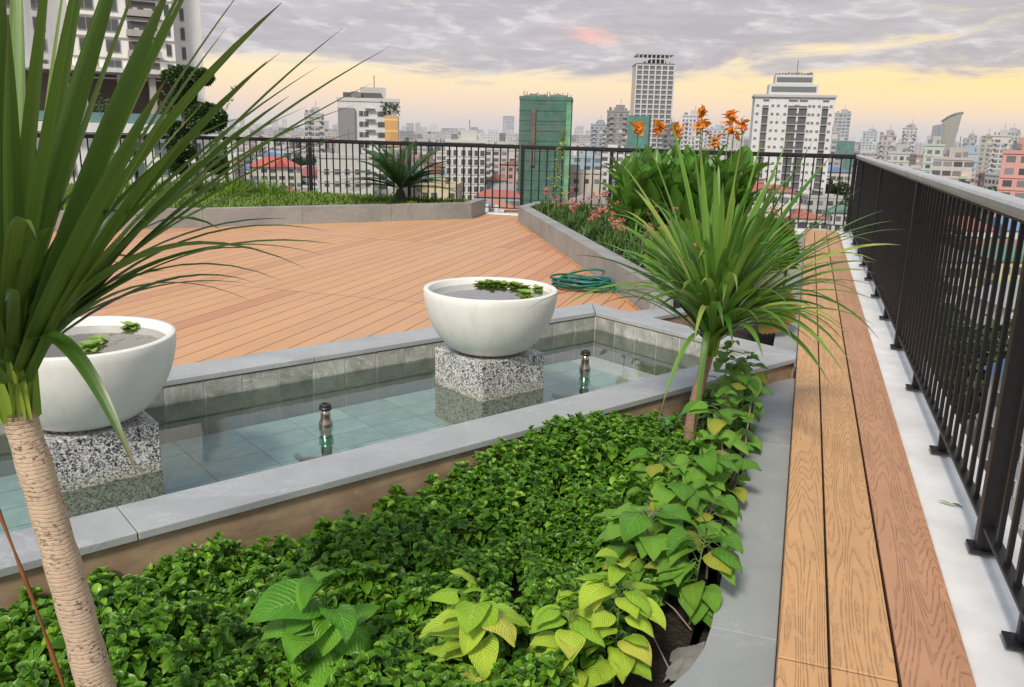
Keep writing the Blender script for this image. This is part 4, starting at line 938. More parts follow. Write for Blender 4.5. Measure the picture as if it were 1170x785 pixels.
# ------------------------------------------------------------ city
GZ=-32.
tag(MB().add([(-12000,-12000,GZ),(12000,-12000,GZ),(12000,12000,GZ),(-12000,12000,GZ)],[(0,1,2,3)]).build('city_ground','ground'),kind='structure')
def hor(px): return VPY+RS*(px-927)
def place(px,dist):
    w=ray(px,hor(px)); w.z=0; w.normalize(); return Vector((w.x*dist,w.y*dist,GZ))
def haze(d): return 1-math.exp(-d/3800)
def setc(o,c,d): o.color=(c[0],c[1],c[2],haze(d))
def ztop(px,py,dist):
    w=ray(px,py); h=math.hypot(w.x,w.y); return CZ+w.z/h*dist
def tower(name,label,x0,x1,ytop,dist,col,style='facade',depth=None,yaw=0,group=None,cat='high-rise',roof=True,win=None,gc=(.05,.055,.06),extra=None):
    """x0,x1,ytop only fix the tower's true size at its true distance"""
    pxm=(x0+x1)/2; base=place(pxm,dist); wd=(x1-x0)/F*dist*1.0/ (1+((pxm-585)/F)**2)**.5; dp=depth or wd*.8
    rz=math.atan2(base.y,base.x)-math.pi/2+yaw; H=ztop(pxm,ytop,dist)-GZ
    # front face centre sits at base, building extends away
    t=thing(name,tuple(base),label,cat,group,rz)
    cosy=abs(math.cos(yaw)); wd=wd if yaw==0 else max(wd*.4,(wd-dp*abs(math.sin(yaw)))/max(.3,cosy))
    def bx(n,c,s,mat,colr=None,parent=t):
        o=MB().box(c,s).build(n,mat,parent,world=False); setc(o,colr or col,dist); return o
    m={'facade':'c_facade','glass':'c_glass','net':'c_net','wall':'c_wall','plain':'c_plain'}[style]
    bx('wall',(0,dp/2,H/2),(wd,dp,H),m)
    if roof:
        s_=MB(); s_.box((0,dp/2,H+.5),(wd+.5,dp+.5,1.0)); o=s_.build('parapet','c_plain',t,world=False); setc(o,[c*.85 for c in col],dist)
        if dist<1500:
            bx('plant_room',(wd*.08,dp*.5,H+2.6),(wd*.42,dp*.5,3.4),'c_plain',[c*.75 for c in col])
            for k in range(6): bx('roof_box',(U(-wd*.4,wd*.4),U(1,dp-1),H+1.9),(U(.8,2.4),U(.8,2),U(1,2.2)),'c_plain',(.16,.16,.17))
            o=MB().tube([(wd*.1,dp*.5,H+4),(wd*.1,dp*.5,H+8)],.15,5).build('mast','c_plain',t,world=False); setc(o,(.16,.16,.17),dist)
    if dist<900 and style in('wall','facade') and not extra:
        for i in range(1,int(H/3.15)):
            if H-3.15*i<48: bx('floor_band',(0,dp/2,3.15*i),(wd+.36,dp+.36,.22),'c_plain',[q*.8 for q in col])
        if style=='facade' and wd>9:
            for s_ in (-.3,.3):
                for i in range(1,int(H/3.15)):
                    if H-3.15*i<34: bx('balcony',(s_*wd,-.55,3.15*i+.45),(wd*.16,1.1,.9),'c_plain',[q*random.choice([.7,.85,.95]) for q in col])
    if win:
        cols,ww,wh,fh=win; nf=int((H-3)/fh); rest=MB(); cnt=0; proto=None
        rows=[H-2-fh*(i+.5) for i in range(nf)]
        for z in rows:
            for cx in cols:
                x=cx*wd; 
                if cnt<100:
                    if proto is None:
                        f=MB().box((0,0,0),(ww,.12,wh)).build('window','c_plain',t,world=False); proto=f; o=f; p_=MB().box((0,-.05,0),(ww-.25,.1,wh-.25)); q=p_.build('pane','c_glass',f,world=False); setc(q,gc,dist); setc(f,[c*.8 for c in col],dist); pr=q
                    else:
                        o=proto.copy(); C.objects.link(o); q=pr.copy(); C.objects.link(q); q.parent=o
                    o.location=(x,-.04,z); o.parent=t; cnt+=1
                else: rest.box((x,-.08,z),(ww-.25,.14,wh-.25))
        if rest.v: o=rest.build('window_rows','c_glass',t,world=False); o['kind']='stuff'; setc(o,gc,dist)
    if extra: extra(t,bx,wd,dp,H,dist)
    return t
random.seed(61)
# big apartment block at the left
def left_block():
    d=118.; base=place(150,d); rz=math.atan2(base.y,base.x)-math.pi/2+.12
    t=thing('apartment_building',tuple(base),'large cream apartment tower with terrace floor standing behind the lawn at left','building',None,rz)
    wx=d/F
    def X(px): return (px-150)*wx*1.17
    def Z(py): return ztop(150,py,d)-GZ
    cream=(.92,.90,.84); 
    def bx(n,x0,x1,y0,y1,z0,z1,col=cream,mat='c_wall'):
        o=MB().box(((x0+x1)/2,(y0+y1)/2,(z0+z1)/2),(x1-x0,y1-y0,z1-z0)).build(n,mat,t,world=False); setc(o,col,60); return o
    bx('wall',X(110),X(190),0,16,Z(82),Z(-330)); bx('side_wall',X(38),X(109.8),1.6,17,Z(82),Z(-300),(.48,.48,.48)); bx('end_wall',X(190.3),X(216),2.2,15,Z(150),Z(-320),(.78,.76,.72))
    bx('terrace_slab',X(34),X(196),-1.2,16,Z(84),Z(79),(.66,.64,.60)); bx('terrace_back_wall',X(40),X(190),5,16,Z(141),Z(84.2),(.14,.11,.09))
    bx('terrace_floor',X(40),X(205),-1.6,16,Z(152),Z(141),(.76,.76,.73)); bx('podium',X(-30),X(232),-.4,20,0,Z(153),(.76,.76,.73))
    for px in (100,113,142,167,188): bx('pillar',X(px),X(px+5),-.3,.7,Z(141),Z(84),(.44,.41,.35))
    o=MB().box(((X(76)+X(190))/2,-1.2,Z(135)),(X(190)-X(76),.06,1.1)).build('glass_balustrade','c_glass',t,world=False); setc(o,(.16,.30,.29),60)
    win=None
    def window(xc,zc,w,h,col=(.06,.065,.07),yy=-.02,fr=(.30,.29,.27)):
        f=MB().box((xc,yy,zc),(w,.14,h)).build('window','c_plain',t,world=False); setc(f,fr,60)
        p=MB().box((xc-w*.24,yy-.06,zc),(w*.42,.06,h*.86)).box((xc+w*.24,yy-.06,zc),(w*.42,.06,h*.86)).build('pane','c_glass',f,world=False); setc(p,col,60)
    for i in range(-4,4):
        y=10+23.2*i if i<4 else 0
        for px,w,c in ((122,1.9,(.09,.09,.09)),(141,1.6,(.10,.11,.12)),(153,.1,None)):
            if c: window(X(px),Z(y-3),w,1.55,(.55,.42,.12) if (i==3 and px==122) else c)
        # recessed balcony bay
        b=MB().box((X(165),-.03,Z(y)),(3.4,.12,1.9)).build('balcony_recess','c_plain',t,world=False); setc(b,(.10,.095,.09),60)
        b=MB().box((X(165),-.35,Z(y+6.5)),(3.9,.7,.30)).box((X(165),-.68,Z(y+4.5)),(3.9,.06,.75)).build('balcony','c_wall',t,world=False); setc(b,(.44,.42,.38),60)
        b=MB().box((X(160),-.4,Z(y+1)),(.5,.3,.5)).box((X(170),-.4,Z(y+1.5)),(.9,.3,.6)).build('air_conditioner','c_plain',t,world=False); setc(b,(.5,.5,.48),60)
        window(X(185),Z(y-2),.6,1.5)
        for px in(200,): window(X(px),Z(y-1),.5,1.6,yy=2.15)
        for px in(48,66,88): window(X(px),Z(y),1.2,1.5,yy=1.55)
        l=MB().box((X(150),-.06,Z(y+11)),(X(190)-X(110),.12,.16)).build('string_course','c_plain',t,world=False); setc(l,(.40,.38,.33),60)
    for j,y in enumerate((170,193,216,239)):
        for px in (70,98,125,152,172,200,220): window(X(px),Z(y),1.7,1.7,(.10,.13,.15),yy=-.45)
    # climbing plants on the terrace
    mb=MB()
    for px in (106,128,176,192):
        for k in range(160): p=(X(px)+U(-.6,.6),-.9+U(-.2,.2),Z(140)+abs(random.gauss(0,1.4 if px!=106 else 3))); mb.leaf(p,(U(-1,1),U(-1,0),U(-1,.4)),(0,-1,.3),.35,.25,.4,.1,2,1,'round')
    mb.build('terrace_plants','city_leaf',t,world=False)
left_block()
W_=(.62,.61,.59)
# white and grey block with rooftop greenery
def ex_green(t,bx,wd,dp,H,d):
    bx('grey_wing',(-wd*.36,-.4,H/2-1),(wd*.27,1.2,H-2),'c_plain',(.20,.20,.21)); bx('dark_top',(-wd*.1,dp*.4,H+1.5),(wd*.62,dp*.5,2.2),'c_plain',(.07,.065,.06))
    bx('golden_lit_panel',(wd*.37,-.2,H-8.5),(wd*.22,.5,9),'c_glass',(.60,.36,.12));  # golden light on the corner is put into this panel's colour
    mb=MB()
    for k in range(420): mb.leaf((U(wd*.2,wd*.5),U(-.6,3),H+U(-2.4,.8)-1),(U(-1,1),U(-1,1),U(-1,1)),(0,0,1),.9,.6,.3,.1,2,1,'round')
    mb.build('rooftop_plants','city_leaf',t,world=False)
    for i in range(int(H/3.1)):
        o=bx('balcony',(wd*.02,-.7,H-2-3.1*i),(wd*.16,1.3,.25),'c_plain',(.45,.44,.42))
tower('apartment_building','white and dark grey apartment tower with golden lit top corner and rooftop greenery',388,455,116,265,W_,'wall',14,0,win=([-.12,-.04,.18,.24],1.5,1.7,3.1),extra=ex_green)
tower('apartment_building','small white and black checkered tower left of the golden topped block',349,370,131,520,(.5,.5,.5),'facade',16)
tower('apartment_building','white slab block with long dark window columns left of the green netted tower',510,554,163,300,(.64,.63,.60),'wall',16,0,win=([-.42,-.25,-.05,.12,.28,.43],1.7,2.1,3.1))
tower('apartment_building','pale block with dark flat roof below the golden topped block',364,427,181,240,(.55,.54,.50),'wall',16,.1,win=([-.4,-.2,0,.2,.4],1.5,1.6,3.3),cat='building')
tower('apartment_building','brick red and brown block right of the sago palm',464,503,190,330,(.30,.13,.08),'wall',16,0,win=([-.36,-.1,.15,.38],1.6,1.7,3.2),gc=(.3,.29,.27),cat='building')
# green netted tower
def ex_net(t,bx,wd,dp,H,d):
    bx('hoist_shaft',(-wd*.22,-.3,H*.72),(wd*.08,.8,H*.42),'c_net',(.13,.07,.045)); bx('corner_net',(wd*.46,-.15,H*.5-.5),(wd*.09,.4,H-1),'c_net',(.12,.34,.17))
    for k in range(13): bx('scaffold_pole',(-wd*.47+wd*.94*k/12,U(0,dp),H+1.2),(.3,.3,U(1.5,3.4)),'c_plain',(.22,.2,.17))
    for k in range(10): bx('roof_box',(U(-wd*.4,wd*.4),U(1,dp-1),H+1),(U(1,3),U(1,3),U(.8,2)),'c_plain',(.16,.17,.14))
    bx('roof_net',(0,dp/2,H+.2),(wd+.3,dp+.3,1.2),'c_net',(.03,.14,.10))
    for i in range(int(H/3.3)): bx('floor_edge',(0,-.06,3.3*i+1.5),(wd+.16,.1,.35),'c_plain',(.02,.085,.06))
tower('tower_under_construction','unfinished tower wrapped in dark green netting',592,652,113,290,(.025,.125,.082),'net',17,-.06,roof=False,cat='tower',extra=ex_net)
# tall grey tower
def ex_tall(t,bx,wd,dp,H,d):
    for k in range(7): bx('pilaster',(-wd/2+wd*k/6,-.5,H/2),(1.0,1.2,H),'c_plain',(.52,.52,.53))
    for i in range(int(H/3.4)): bx('floor_band',(0,-.25,H-3.4*i-.4),(wd,.6,.9),'c_plain',(.47,.47,.48))
    for k in range(9): bx('crown_column',(-wd*.46+wd*.92*k/8,.6,H+4),(.8,.8,6),'c_plain',(.45,.45,.46))
    bx('crown_slab',(0,dp/2,H+7.5),(wd*.98,dp,1.2),'c_plain',(.42,.42,.43))
tower('office_tower','tallest slim grey tower with pillared crown, right of the green netted tower',721,767,74,640,(.10,.105,.115),'glass',26,.14,roof=True,extra=ex_tall)
tower('office_tower','brownish concrete tower just left of the tallest grey tower',693,717,128,520,(.26,.235,.22),'facade',14)
tower('office_tower','low bluish grey block left of the brownish tower',675,693,143,700,(.30,.35,.38),'facade',20)
tower('tower_under_construction','teal netted tower in front of the tallest grey tower',716,741,132,430,(.03,.20,.15),'net',10,-.1,roof=False,cat='tower')
tower('office_tower','dark block between the tallest tower and the orange flowers',757,775,149,560,(.11,.12,.14),'facade',14)
tower('office_tower','white box tower with grey top behind the orange flowers',779,801,133,640,(.55,.55,.55),'facade',14)
tower('office_tower','pale block behind the orange flowers left of the white twin tower',806,832,148,800,(.45,.47,.50),'facade',20)
# white twin tower
def ex_twin(t,bx,wd,dp,H,d):
    for a,w_ in ((-.36,.075),(-.02,.11),(.11,.10),(.385,.075)): 
        bx('balcony_bay',(a*wd,-.12,H/2-1.5),(w_*wd,.3,H-4),'c_plain',(.06,.062,.066))
        for i in range(int(H/3.1)): bx('balcony_rail',(a*wd,-.42,H-3.1*i-1.2),(w_*wd,.5,.42),'c_plain',(.28,.28,.285))
    bx('top_floor',(-wd*.02,dp*.5,H+2.6),(wd*.62,dp*.7,4),'c_plain',(.56,.56,.54)); bx('top_floor',(-wd*.02,dp*.5,H+6.4),(wd*.48,dp*.6,3.4),'c_plain',(.56,.56,.54))
    bx('top_glazing',(-wd*.02,dp*.14,H+2.8),(wd*.56,.3,1.8),'c_plain',(.10,.12,.13)); bx('top_glazing',(-wd*.02,dp*.19,H+6.4),(wd*.44,.3,1.6),'c_plain',(.10,.12,.13))
    for k in range(12): bx('roof_box',(-wd*.24+wd*.04*k,dp*.5,H+8.6),(U(.6,1.2),1,U(.6,1.6)),'c_plain',(.14,.1,.1))
    o=MB().tube([(wd*.02,dp*.5,H+8),(wd*.02,dp*.5,H+14)],.15,5).build('mast','c_plain',t,world=False); setc(o,(.14,.1,.1),d)
    bx('cornice',(0,dp*.5-.3,H+.1),(wd+.9,dp+.9,.9),'c_plain',(.42,.42,.41))
tower('apartment_building','big white apartment tower with dark balcony stripes right of the orange flowers',859,948,110,350,(.66,.66,.65),'wall',17,.10,roof=False,win=([-.46,-.27,-.20,-.11,.02,.045,.19,.24,.31,.455],1.25,1.1,3.1),gc=(.13,.14,.15),extra=ex_twin)
tower('office_tower','slim rounded grey tower just right of the white twin tower',951,968,130,900,(.36,.37,.40),'facade',14)
tower('apartment_building','grey white mid-rise block below the slim rounded tower',943,957,152,520,(.40,.42,.43),'facade',14)
tower('tower_under_construction','low teal netted block beside the railing corner',957,976,161,480,(.05,.17,.15),'net',14,roof=False,cat='tower')
tower('apartment_building','pale blue-grey block right of the railing corner',985,1001,151,1100,(.36,.42,.45),'facade',20)
tower('apartment_building','grey stepped block with dark top above the grey handrail',1005,1022,156,620,(.38,.36,.37),'facade',16)
tower('office_tower','slim pale tower with dark flared cap left of the curved tower',1030,1045,147,800,(.46,.46,.48),'facade',14)
# curved glass tower
def curved():
    d=1300.; b=place(1078,d); rz=math.atan2(b.y,b.x)-math.pi/2; k=d/F; t=thing('office_tower',tuple(b),'curved glass tower with a sweeping swoosh roof','tower',None,rz)
    def X(px): return (px-1078)*k*.8
    def Z(py): return ztop(1078,py,d)-GZ
    pr=[(1073,200),(1073,137),(1078,133.5),(1085,130),(1094,128),(1091.5,150),(1088,175),(1086,200)]
    def ext(name,pts,y0,y1,col,mat='c_glass'):
        n=len(pts); mb=MB(); mb.add([(X(a),y0,Z(b_)) for a,b_ in pts]+[(X(a),y1,Z(b_)) for a,b_ in pts],[tuple(range(n)),tuple(range(2*n-1,n-1,-1))]+[(i,n+i,n+(i+1)%n,(i+1)%n) for i in range(n)]); o=mb.build(name,mat,t,world=False); setc(o,col,d)
    ext('wall',pr,0,40,(.20,.19,.15)); ext('lower_block',[(1062,200),(1063,144),(1075,141.5),(1075,200)],-6,34,(.13,.16,.21))
    ext('roof_fin',[(1071,138),(1074,139.8),(1080,135),(1087,131.5),(1095,129.4),(1095,127.2),(1086,128.6),(1078,132.5),(1074,136)],0,36,(.17,.18,.20),'c_plain')
curved()
tower('apartment_building','coral pink apartment block at the right edge above the handrail',1147,1185,176,260,(.62,.31,.26),'facade',16,-.1,cat='building')
tower('apartment_building','light blue mid-rise block in front of the curved tower',1097,1118,176,480,(.34,.45,.52),'facade',14,cat='building')
tower('apartment_building','white multi-storey block left of the pink block',1134,1152,156,620,(.52,.51,.50),'facade',18)
tower('apartment_building','grey block with two wings behind the white one near the pink block',1144,1162,152,820,(.40,.40,.40),'facade',18)
tower('apartment_building','pale green and white block below the curved tower',1058,1078,167,420,(.46,.52,.46),'facade',14,cat='building')
tower('apartment_building','white low block with dark red roof terrace above the handrail',1072,1112,183,330,(.50,.46,.42),'facade',14,cat='building')
tower('apartment_building','grey green slim block between curved tower and blue block',1101,1114,159,760,(.33,.36,.38),'facade',14)
tower('apartment_building','beige block with green-grey side near the right edge',1121,1132,160,700,(.38,.37,.30),'facade',14)
tower('apartment_building','white block below the stepped grey one above the handrail',1018,1040,176,420,(.48,.49,.45),'facade',14,cat='building')
tower('office_tower','distant stepped landmark tower left of the green netted tower',574.5,587,133,2300,(.20,.24,.30),'facade',30)
tower('office_tower','distant square tower with flat top near the middle of the skyline',505,523,147,1900,(.20,.23,.29),'facade',30)
tower('office_tower','distant grey block pair right of the flat topped one',538,546,146,1700,(.22,.23,.25),'facade',25)
tower('office_tower','distant small blue tower right of the golden topped block',464,472,146,1900,(.17,.26,.36),'facade',25)
tower('apartment_building','white low block behind the far railing right of the slab block',556,588,172,420,(.55,.52,.48),'facade',20,cat='building')
# hazy skyline, left to right
_o1=['','first','second','third','fourth','fifth','sixth','seventh','eighth','ninth','tenth','eleventh','twelfth','thirteenth','fourteenth','fifteenth','sixteenth','seventeenth','eighteenth','nineteenth']
def ordinal(n): return _o1[n] if n<20 else ('twenty-' if n<30 else 'thirty-' if n<40 else 'forty-')+_o1[n%10] if n%10 else {20:'twentieth',30:'thirtieth',40:'fortieth'}[n]
sk=[]; random.seed(71)
px=262
while px<1168:
    w=U(5,15); 
    if not(388<px<450 or 590<px<652 or 858<px<945): sk.append((px,w))
    px+=w+U(-3,9)
tone=['blue grey','pale grey','beige grey','slate','milky white']; tc=[(.24,.30,.36),(.40,.41,.43),(.40,.36,.32),(.18,.20,.24),(.52,.52,.52)]
zc_={}
for i,(px,w) in enumerate(sk):
    k=random.randrange(5); d=U(1500,3600); ht=abs(random.gauss(0,1))*5+2
    nb='left of the golden topped block' if px<388 else 'left of the green netted tower' if px<592 else 'right of the green netted tower' if px<860 else 'right of the big striped tower'
    z_=[388,592,860,9999]; zi=min(q for q in range(4) if px<z_[q]); cz=zc_.get(zi,0)+1; zc_[zi]=cz
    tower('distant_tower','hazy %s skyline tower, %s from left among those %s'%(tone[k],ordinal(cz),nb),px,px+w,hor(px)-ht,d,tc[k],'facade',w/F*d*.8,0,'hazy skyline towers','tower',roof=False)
# low-rise city
random.seed(81)
wallc={'white':(.60,.60,.58),'cream':(.55,.50,.40),'grey':(.34,.34,.34),'pale yellow':(.55,.47,.26),'pink':(.50,.30,.27),'light blue':(.30,.42,.48),'dirty white':(.45,.44,.41)}
roofc={'red tiled':(.38,.085,.055),'orange tiled':(.42,.17,.09),'rusty metal':(.24,.13,.09),'grey metal':(.30,.31,.32),'blue metal':(.10,.22,.42),'flat concrete':(.38,.37,.35),'green metal':(.08,.22,.15)}
def vis(x,y,z=-22):
    t=(CZ)/(CZ-z); X,Y_=x*t,y*t
    if not(X>.85 or Y_>12.9): return False
    q=pix((x,y,z)); return -30<q[0]<1200 and q[1]<800
cand=[]
ca,sa=math.cos(.3),math.sin(.3)
gy=-3
while gy<100:
    gx_=-70
    while gx_<70:
        if gx_%6!=0 and gy%8!=0:
            X,Y_=gx_*15+U(-2.5,2.5),gy*14+U(-1.5,1.5); x,y=X*ca-Y_*sa,X*sa+Y_*ca
            if (y>12 and not(-16<x<12 and y<40) and (x>14 or y>80) and vis(x,y)) or (x>16 and 0<y<130 and x<110): cand.append((math.hypot(x,y),x,y))
        gx_+=1
    gy+=1
cand.sort()
trees_=[(330,470),(345,500),(360,450),(378,520),(560,480),(572,430),(612,520),(660,500),(700,520),(905,430),(935,470),(960,380),(985,330),(1000,300),(1060,150),(1090,120),(1020,240),(1040,400),(1100,350),(1120,300),(1140,420),(1150,95),(1085,210)]
tw=[(o.location.x,o.location.y) for o in C.objects if o.type=='EMPTY' and o.location.z<-31 and not o.name.startswith('host')]
cand=[c for c in cand if min((c[1]-a)**2+(c[2]-b)**2 for a,b in tw)>15**2]
tp_=[place(a,b) for a,b in trees_]
cand=[c for c in cand if min((c[1]-a.x)**2+(c[2]-a.y)**2 for a in tp_)>11**2]
def roofbox(mb,w,d,h,kind,oh=.5,rise=2.6):
    if kind=='hip':
        a,b=w/2+oh,d/2+oh; r=min(a,b); 
        mb.add([(-a,-b,h),(a,-b,h),(a,b,h),(-a,b,h),(-a+r*.9,0,h+rise) if a>=b else (0,-b+r*.9,h+rise),(a-r*.9,0,h+rise) if a>=b else (0,b-r*.9,h+rise)],
          [(0,1,5,4),(1,2,5),(2,3,4,5),(3,0,4),(0,3,2,1)] if a>=b else [(0,1,4),(1,2,5,4),(2,3,5),(3,0,4,5),(0,3,2,1)])
    elif kind=='gable':
        a,b=w/2+oh,d/2+oh; mb.add([(-a,-b,h),(a,-b,h),(a,b,h),(-a,b,h),(-a,0,h+rise),(a,0,h+rise)],[(0,1,5,4),(2,3,4,5),(0,4,3),(1,2,5),(0,3,2,1)])
    else:
        mb.box((0,0,h+.15),(w+.3,d+.3,.3)); 
info=[]
IND=290
far=MB(); farr=MB(); far2=MB()
for i,(dist,x,y) in enumerate(cand):
    w,d=(U(7,13),U(9,16)) if dist>120 else (U(5,9),U(7,12)); st=random.choice([2,2,3,3,4]) if dist<120 else random.choice([2,3,3,4,4,5,6]) if dist<700 else random.choice([2,3,4,5,7,8]); h=st*3.2+U(0,1); rz=.3+random.choice([0,math.pi/2])+U(-.04,.04)
    if dist<500 and R()<.05 and dist>110: h=U(20,27); st=int(h/3.2)
    qx=pix((x,y,GZ+8))[0]
    if 265<qx<385 and dist<440: h=U(5,8); st=2
    wn=random.choice(list(wallc)+['white','dirty white','cream']); rn=random.choice(['red tiled','red tiled','orange tiled','rusty metal','grey metal','grey metal','blue metal','flat concrete','flat concrete','flat concrete','green metal'] if st<7 else ['flat concrete'])
    if i>=IND:
        if i<1500:
            tgt=(far,farr,far2)[i%3]; tgt.box((x,y,GZ+h/2),(w*1.1,d*1.1,h),rz)
        continue
    kind='hip' if 'tiled' in rn else 'gable' if 'metal' in rn else 'flat'
    info.append([x,y,w,d,h,st,rz,wn,rn,kind,dist])
def region(x,y):
    p=pix((x,y,GZ+12))[0]
    if p<262: return 'far left beyond the lawn'
    if p<400: return 'left of the golden topped block'
    if p<510: return 'behind the sago palm'
    if p<592: return 'left of the green netted tower'
    if p<660: return 'below the green netted tower'
    if p<720: return 'right of the green netted tower'
    if p<860: return 'behind the orange flowers'
    if p<950: return 'below the white twin tower'
    if p<985: return 'near the railing corner'
    if p<1070: return 'through middle of right railing'
    return 'through near end of right railing'
cl={}
for r in info:
    key='%s %d-storey house, %s roof, %s'%(r[7],r[5],r[8],region(r[0],r[1])); cl.setdefault(key,[]).append(r)
ordn=['nearest','second nearest','third nearest','fourth nearest','fifth nearest','sixth nearest','seventh nearest','eighth nearest','ninth nearest','tenth nearest']
nwin=0
for key,rs in cl.items():
    rs.sort(key=lambda r:r[10])
    for j,r in enumerate(rs):
        x,y,w,d,h,st,rz,wn,rn,kind,dist=r; lb=key if len(rs)==1 else key+', '+ordn[min(j,9)]
        t=thing('house',(x,y,GZ),lb,'house','low houses of the city below',rz)
        near=dist<170
        o=MB().box((0,0,h/2),(w,d,h)).build('wall','c_wall' if near else 'c_facade',t,world=False); setc(o,wallc[wn],dist)
        mb=MB(); roofbox(mb,w,d,h,kind,.5,U(1.6,3)); o=mb.build('roof','c_tile' if kind!='flat' else 'c_plain',t,world=False); setc(o,roofc[rn],dist)
        if kind=='flat':
            mb=MB()
            for s_ in(-1,1): mb.box((s_*w/2,0,h+.6),(.25,d,1.0)).box((0,s_*d/2,h+.6),(w,.25,1.0))
            mb.box((U(-w*.2,w*.2),U(-d*.2,d*.2),h+1.6),(w*.35,d*.3,2.6)); o=mb.build('parapet','c_wall',t,world=False); setc(o,wallc[wn],dist)
            if R()<.7:
                mb=MB(); mb.tube([(w*.25,d*.2,h+.4),(w*.25,d*.2,h+2.6)],.8,10); 
                if R()<.5: mb.tube([(w*.25,d*.2-2,h+.4),(w*.25,d*.2-2,h+2.6)],.8,10)
                o=mb.build('water_tank','c_plain',t,world=False); setc(o,(.55,.57,.58),dist)
            if R()<.5:
                mb=MB(); mb.box((-w*.2,d*.25,h+2.6),(w*.5,d*.4,.12),0,.12); o=mb.build('canopy','c_tile',t,world=False); setc(o,random.choice([(.10,.22,.42),(.3,.3,.3),(.25,.12,.08),(.12,.28,.2)]),dist)
        if near:
            pr=None
            for fl in range(st):
                for sx,sy,rr,ln in ((0,-1,0,w),(1,0,math.pi/2,d),(-1,0,-math.pi/2,d)):
                    n_=max(2,int(ln/3))
                    for k in range(n_):
                        q=(-ln/2+ln*(k+.5)/n_); loc=(q,-d/2,3.2*fl+1.8) if sy else (sx*w/2,q*sx,3.2*fl+1.8)
                        if pr is None:
                            o=MB().box((0,0,0),(1.3,.14,1.5)).build('window','c_plain',t,world=False); setc(o,(.5,.5,.48),dist); pr=o; p_=MB().box((0,-.05,0),(1.1,.1,1.3)).build('pane','c_glass',o,world=False); setc(p_,(.06,.07,.08),dist); pp_=p_
                        else:
                            o=pr.copy(); C.objects.link(o); o.parent=t; p_=pp_.copy(); C.objects.link(p_); p_.parent=o
                        o.location=loc; o.rotation_euler=(0,0,rr); nwin+=1
for mb,c,l in((far,(.50,.49,.46),'pale'),(farr,(.36,.22,.18),'reddish'),(far2,(.38,.38,.37),'grey')):
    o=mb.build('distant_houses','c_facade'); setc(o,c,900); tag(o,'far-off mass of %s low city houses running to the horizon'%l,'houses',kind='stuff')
# farther sprawl to the horizon
for c,l,dd in(((.44,.43,.42),'hazy pale',1800),((.30,.29,.31),'hazy dark',2200)):
    mb=MB()
    for k in range(1500):
        px=U(-20,1190); d=U(1100,4200)*(1); p=place(px,d); h=random.choice([10,14,18,24,30,34]); mb.box((p.x,p.y,GZ+h/2),(U(14,34),U(14,34),h),U(0,1.5))
    o=mb.build('distant_houses','c_facade'); setc(o,c,dd); tag(o,'%s sprawl of buildings under the skyline'%l,'houses',kind='stuff')
# landmark red roofed villa
def villa(px,dist,label,w,d,h,rc,wc=(.6,.57,.5)):
    b=place(px,dist); t=thing('house',tuple(b),label,'house',None,math.atan2(b.y,b.x)-math.pi/2+.15)
    o=MB().box((0,0,h/2),(w,d,h)).build('wall','c_facade',t,world=False); setc(o,wc,dist); mb=MB(); roofbox(mb,w,d,h,'hip',.8,4.5); mb.add([(-w*.1,-d/2-1.2,h),(w*.22,-d/2-1.2,h),(w*.06,-d/2-1.2,h+3.6),(w*.06,0,h+3.6)],[(0,1,2),(0,2,3),(1,3,2)])
    o=mb.build('roof','c_tile',t,world=False); setc(o,rc,dist)
villa(312,410,'cream villa with bright red hipped roof left of the golden topped block',21,15,16,(.52,.06,.035)); villa(356,430,'smaller dark red roofed house right of the bright red villa',17,12,11,(.30,.05,.05))
villa(890,385,'wide brown red roofed house at the foot of the white twin tower',30,14,9,(.28,.10,.08)); villa(668,400,'white house with bright red wall stripe below the sapling',16,14,15,(.5,.05,.05)); villa(690,440,'house with bright blue metal roof near the sapling',20,16,10,(.06,.16,.5))
# city trees
random.seed(91)
proto=None; tl2=[(330,470),(345,500),(360,450),(378,520),(560,480),(572,430),(612,520),(660,500),(700,520),(905,430),(935,470),(960,380),(985,330),(1000,300),(1060,150),(1090,120),(1020,240),(1040,400),(1100,350),(1120,300),(1140,420),(1150,95),(1085,210),(560,600),(540,520)]
wher=['behind the red villa','right of the red villa','beside the smaller red roof','left of the golden topped block','left of the green netted tower','just left of the green netted tower','below the green netted tower','right of the green netted tower','near the sapling','below the white twin tower at left','below the white twin tower at right','by the railing corner','just right of the railing corner','under the grey handrail start','seen low through the near railing','seen between near balusters','in the middle of the right railing','above mid railing far off','far off under the pink block at left','under the pink block','far off left of the pink block','lowest through the near railing','between houses at the right','far behind the slab block','behind the slab block']
for (px,dist),wv in zip(tl2,wher):
    b=place(px,dist); 
    if proto is None:
        t=thing('city_tree',tuple(b),'','tree'); mb=MB()
        cs=[(Vector((U(-3,3),U(-3,3),U(6,10.5))),U(1.8,3)) for k in range(9)]
        for c,r in cs:
            for k in range(230):
                dd=Vector((random.gauss(0,1),random.gauss(0,1),random.gauss(0,1))).normalized(); p=c+dd*r*(R()**.25); mb.leaf(p,dd+Vector((U(-1,1),U(-1,1),0)),(U(-1,1),U(-1,1),1),.8,.6,.3,.1,2,1,'round')
        mb.build('crown','city_leaf',t,world=False); tk=MB(); tk.tube([(0,0,0),(.1,.1,4),(0,0,8)],[.4,.3,.12],8)
        for c,r in cs[:5]: tk.tube([(0,0,4),c],[.18,.07],5)
        tk.build('trunk','city_bark',t,world=False); proto=t
    else:
        t=copytree(proto); t.location=b
    s_=U(.9,1.5); t.scale=(s_,s_,s_); t.rotation_euler=(0,0,U(0,6)); tag(t,'dark green city tree '+wv,'tree','trees between the city houses')
# streets
tag(MB().box((60,300,GZ+.1),(9,900,.1),.3).box((150,300,GZ+.1),(9,900,.1),.3).build('street','concrete'),kind='structure')
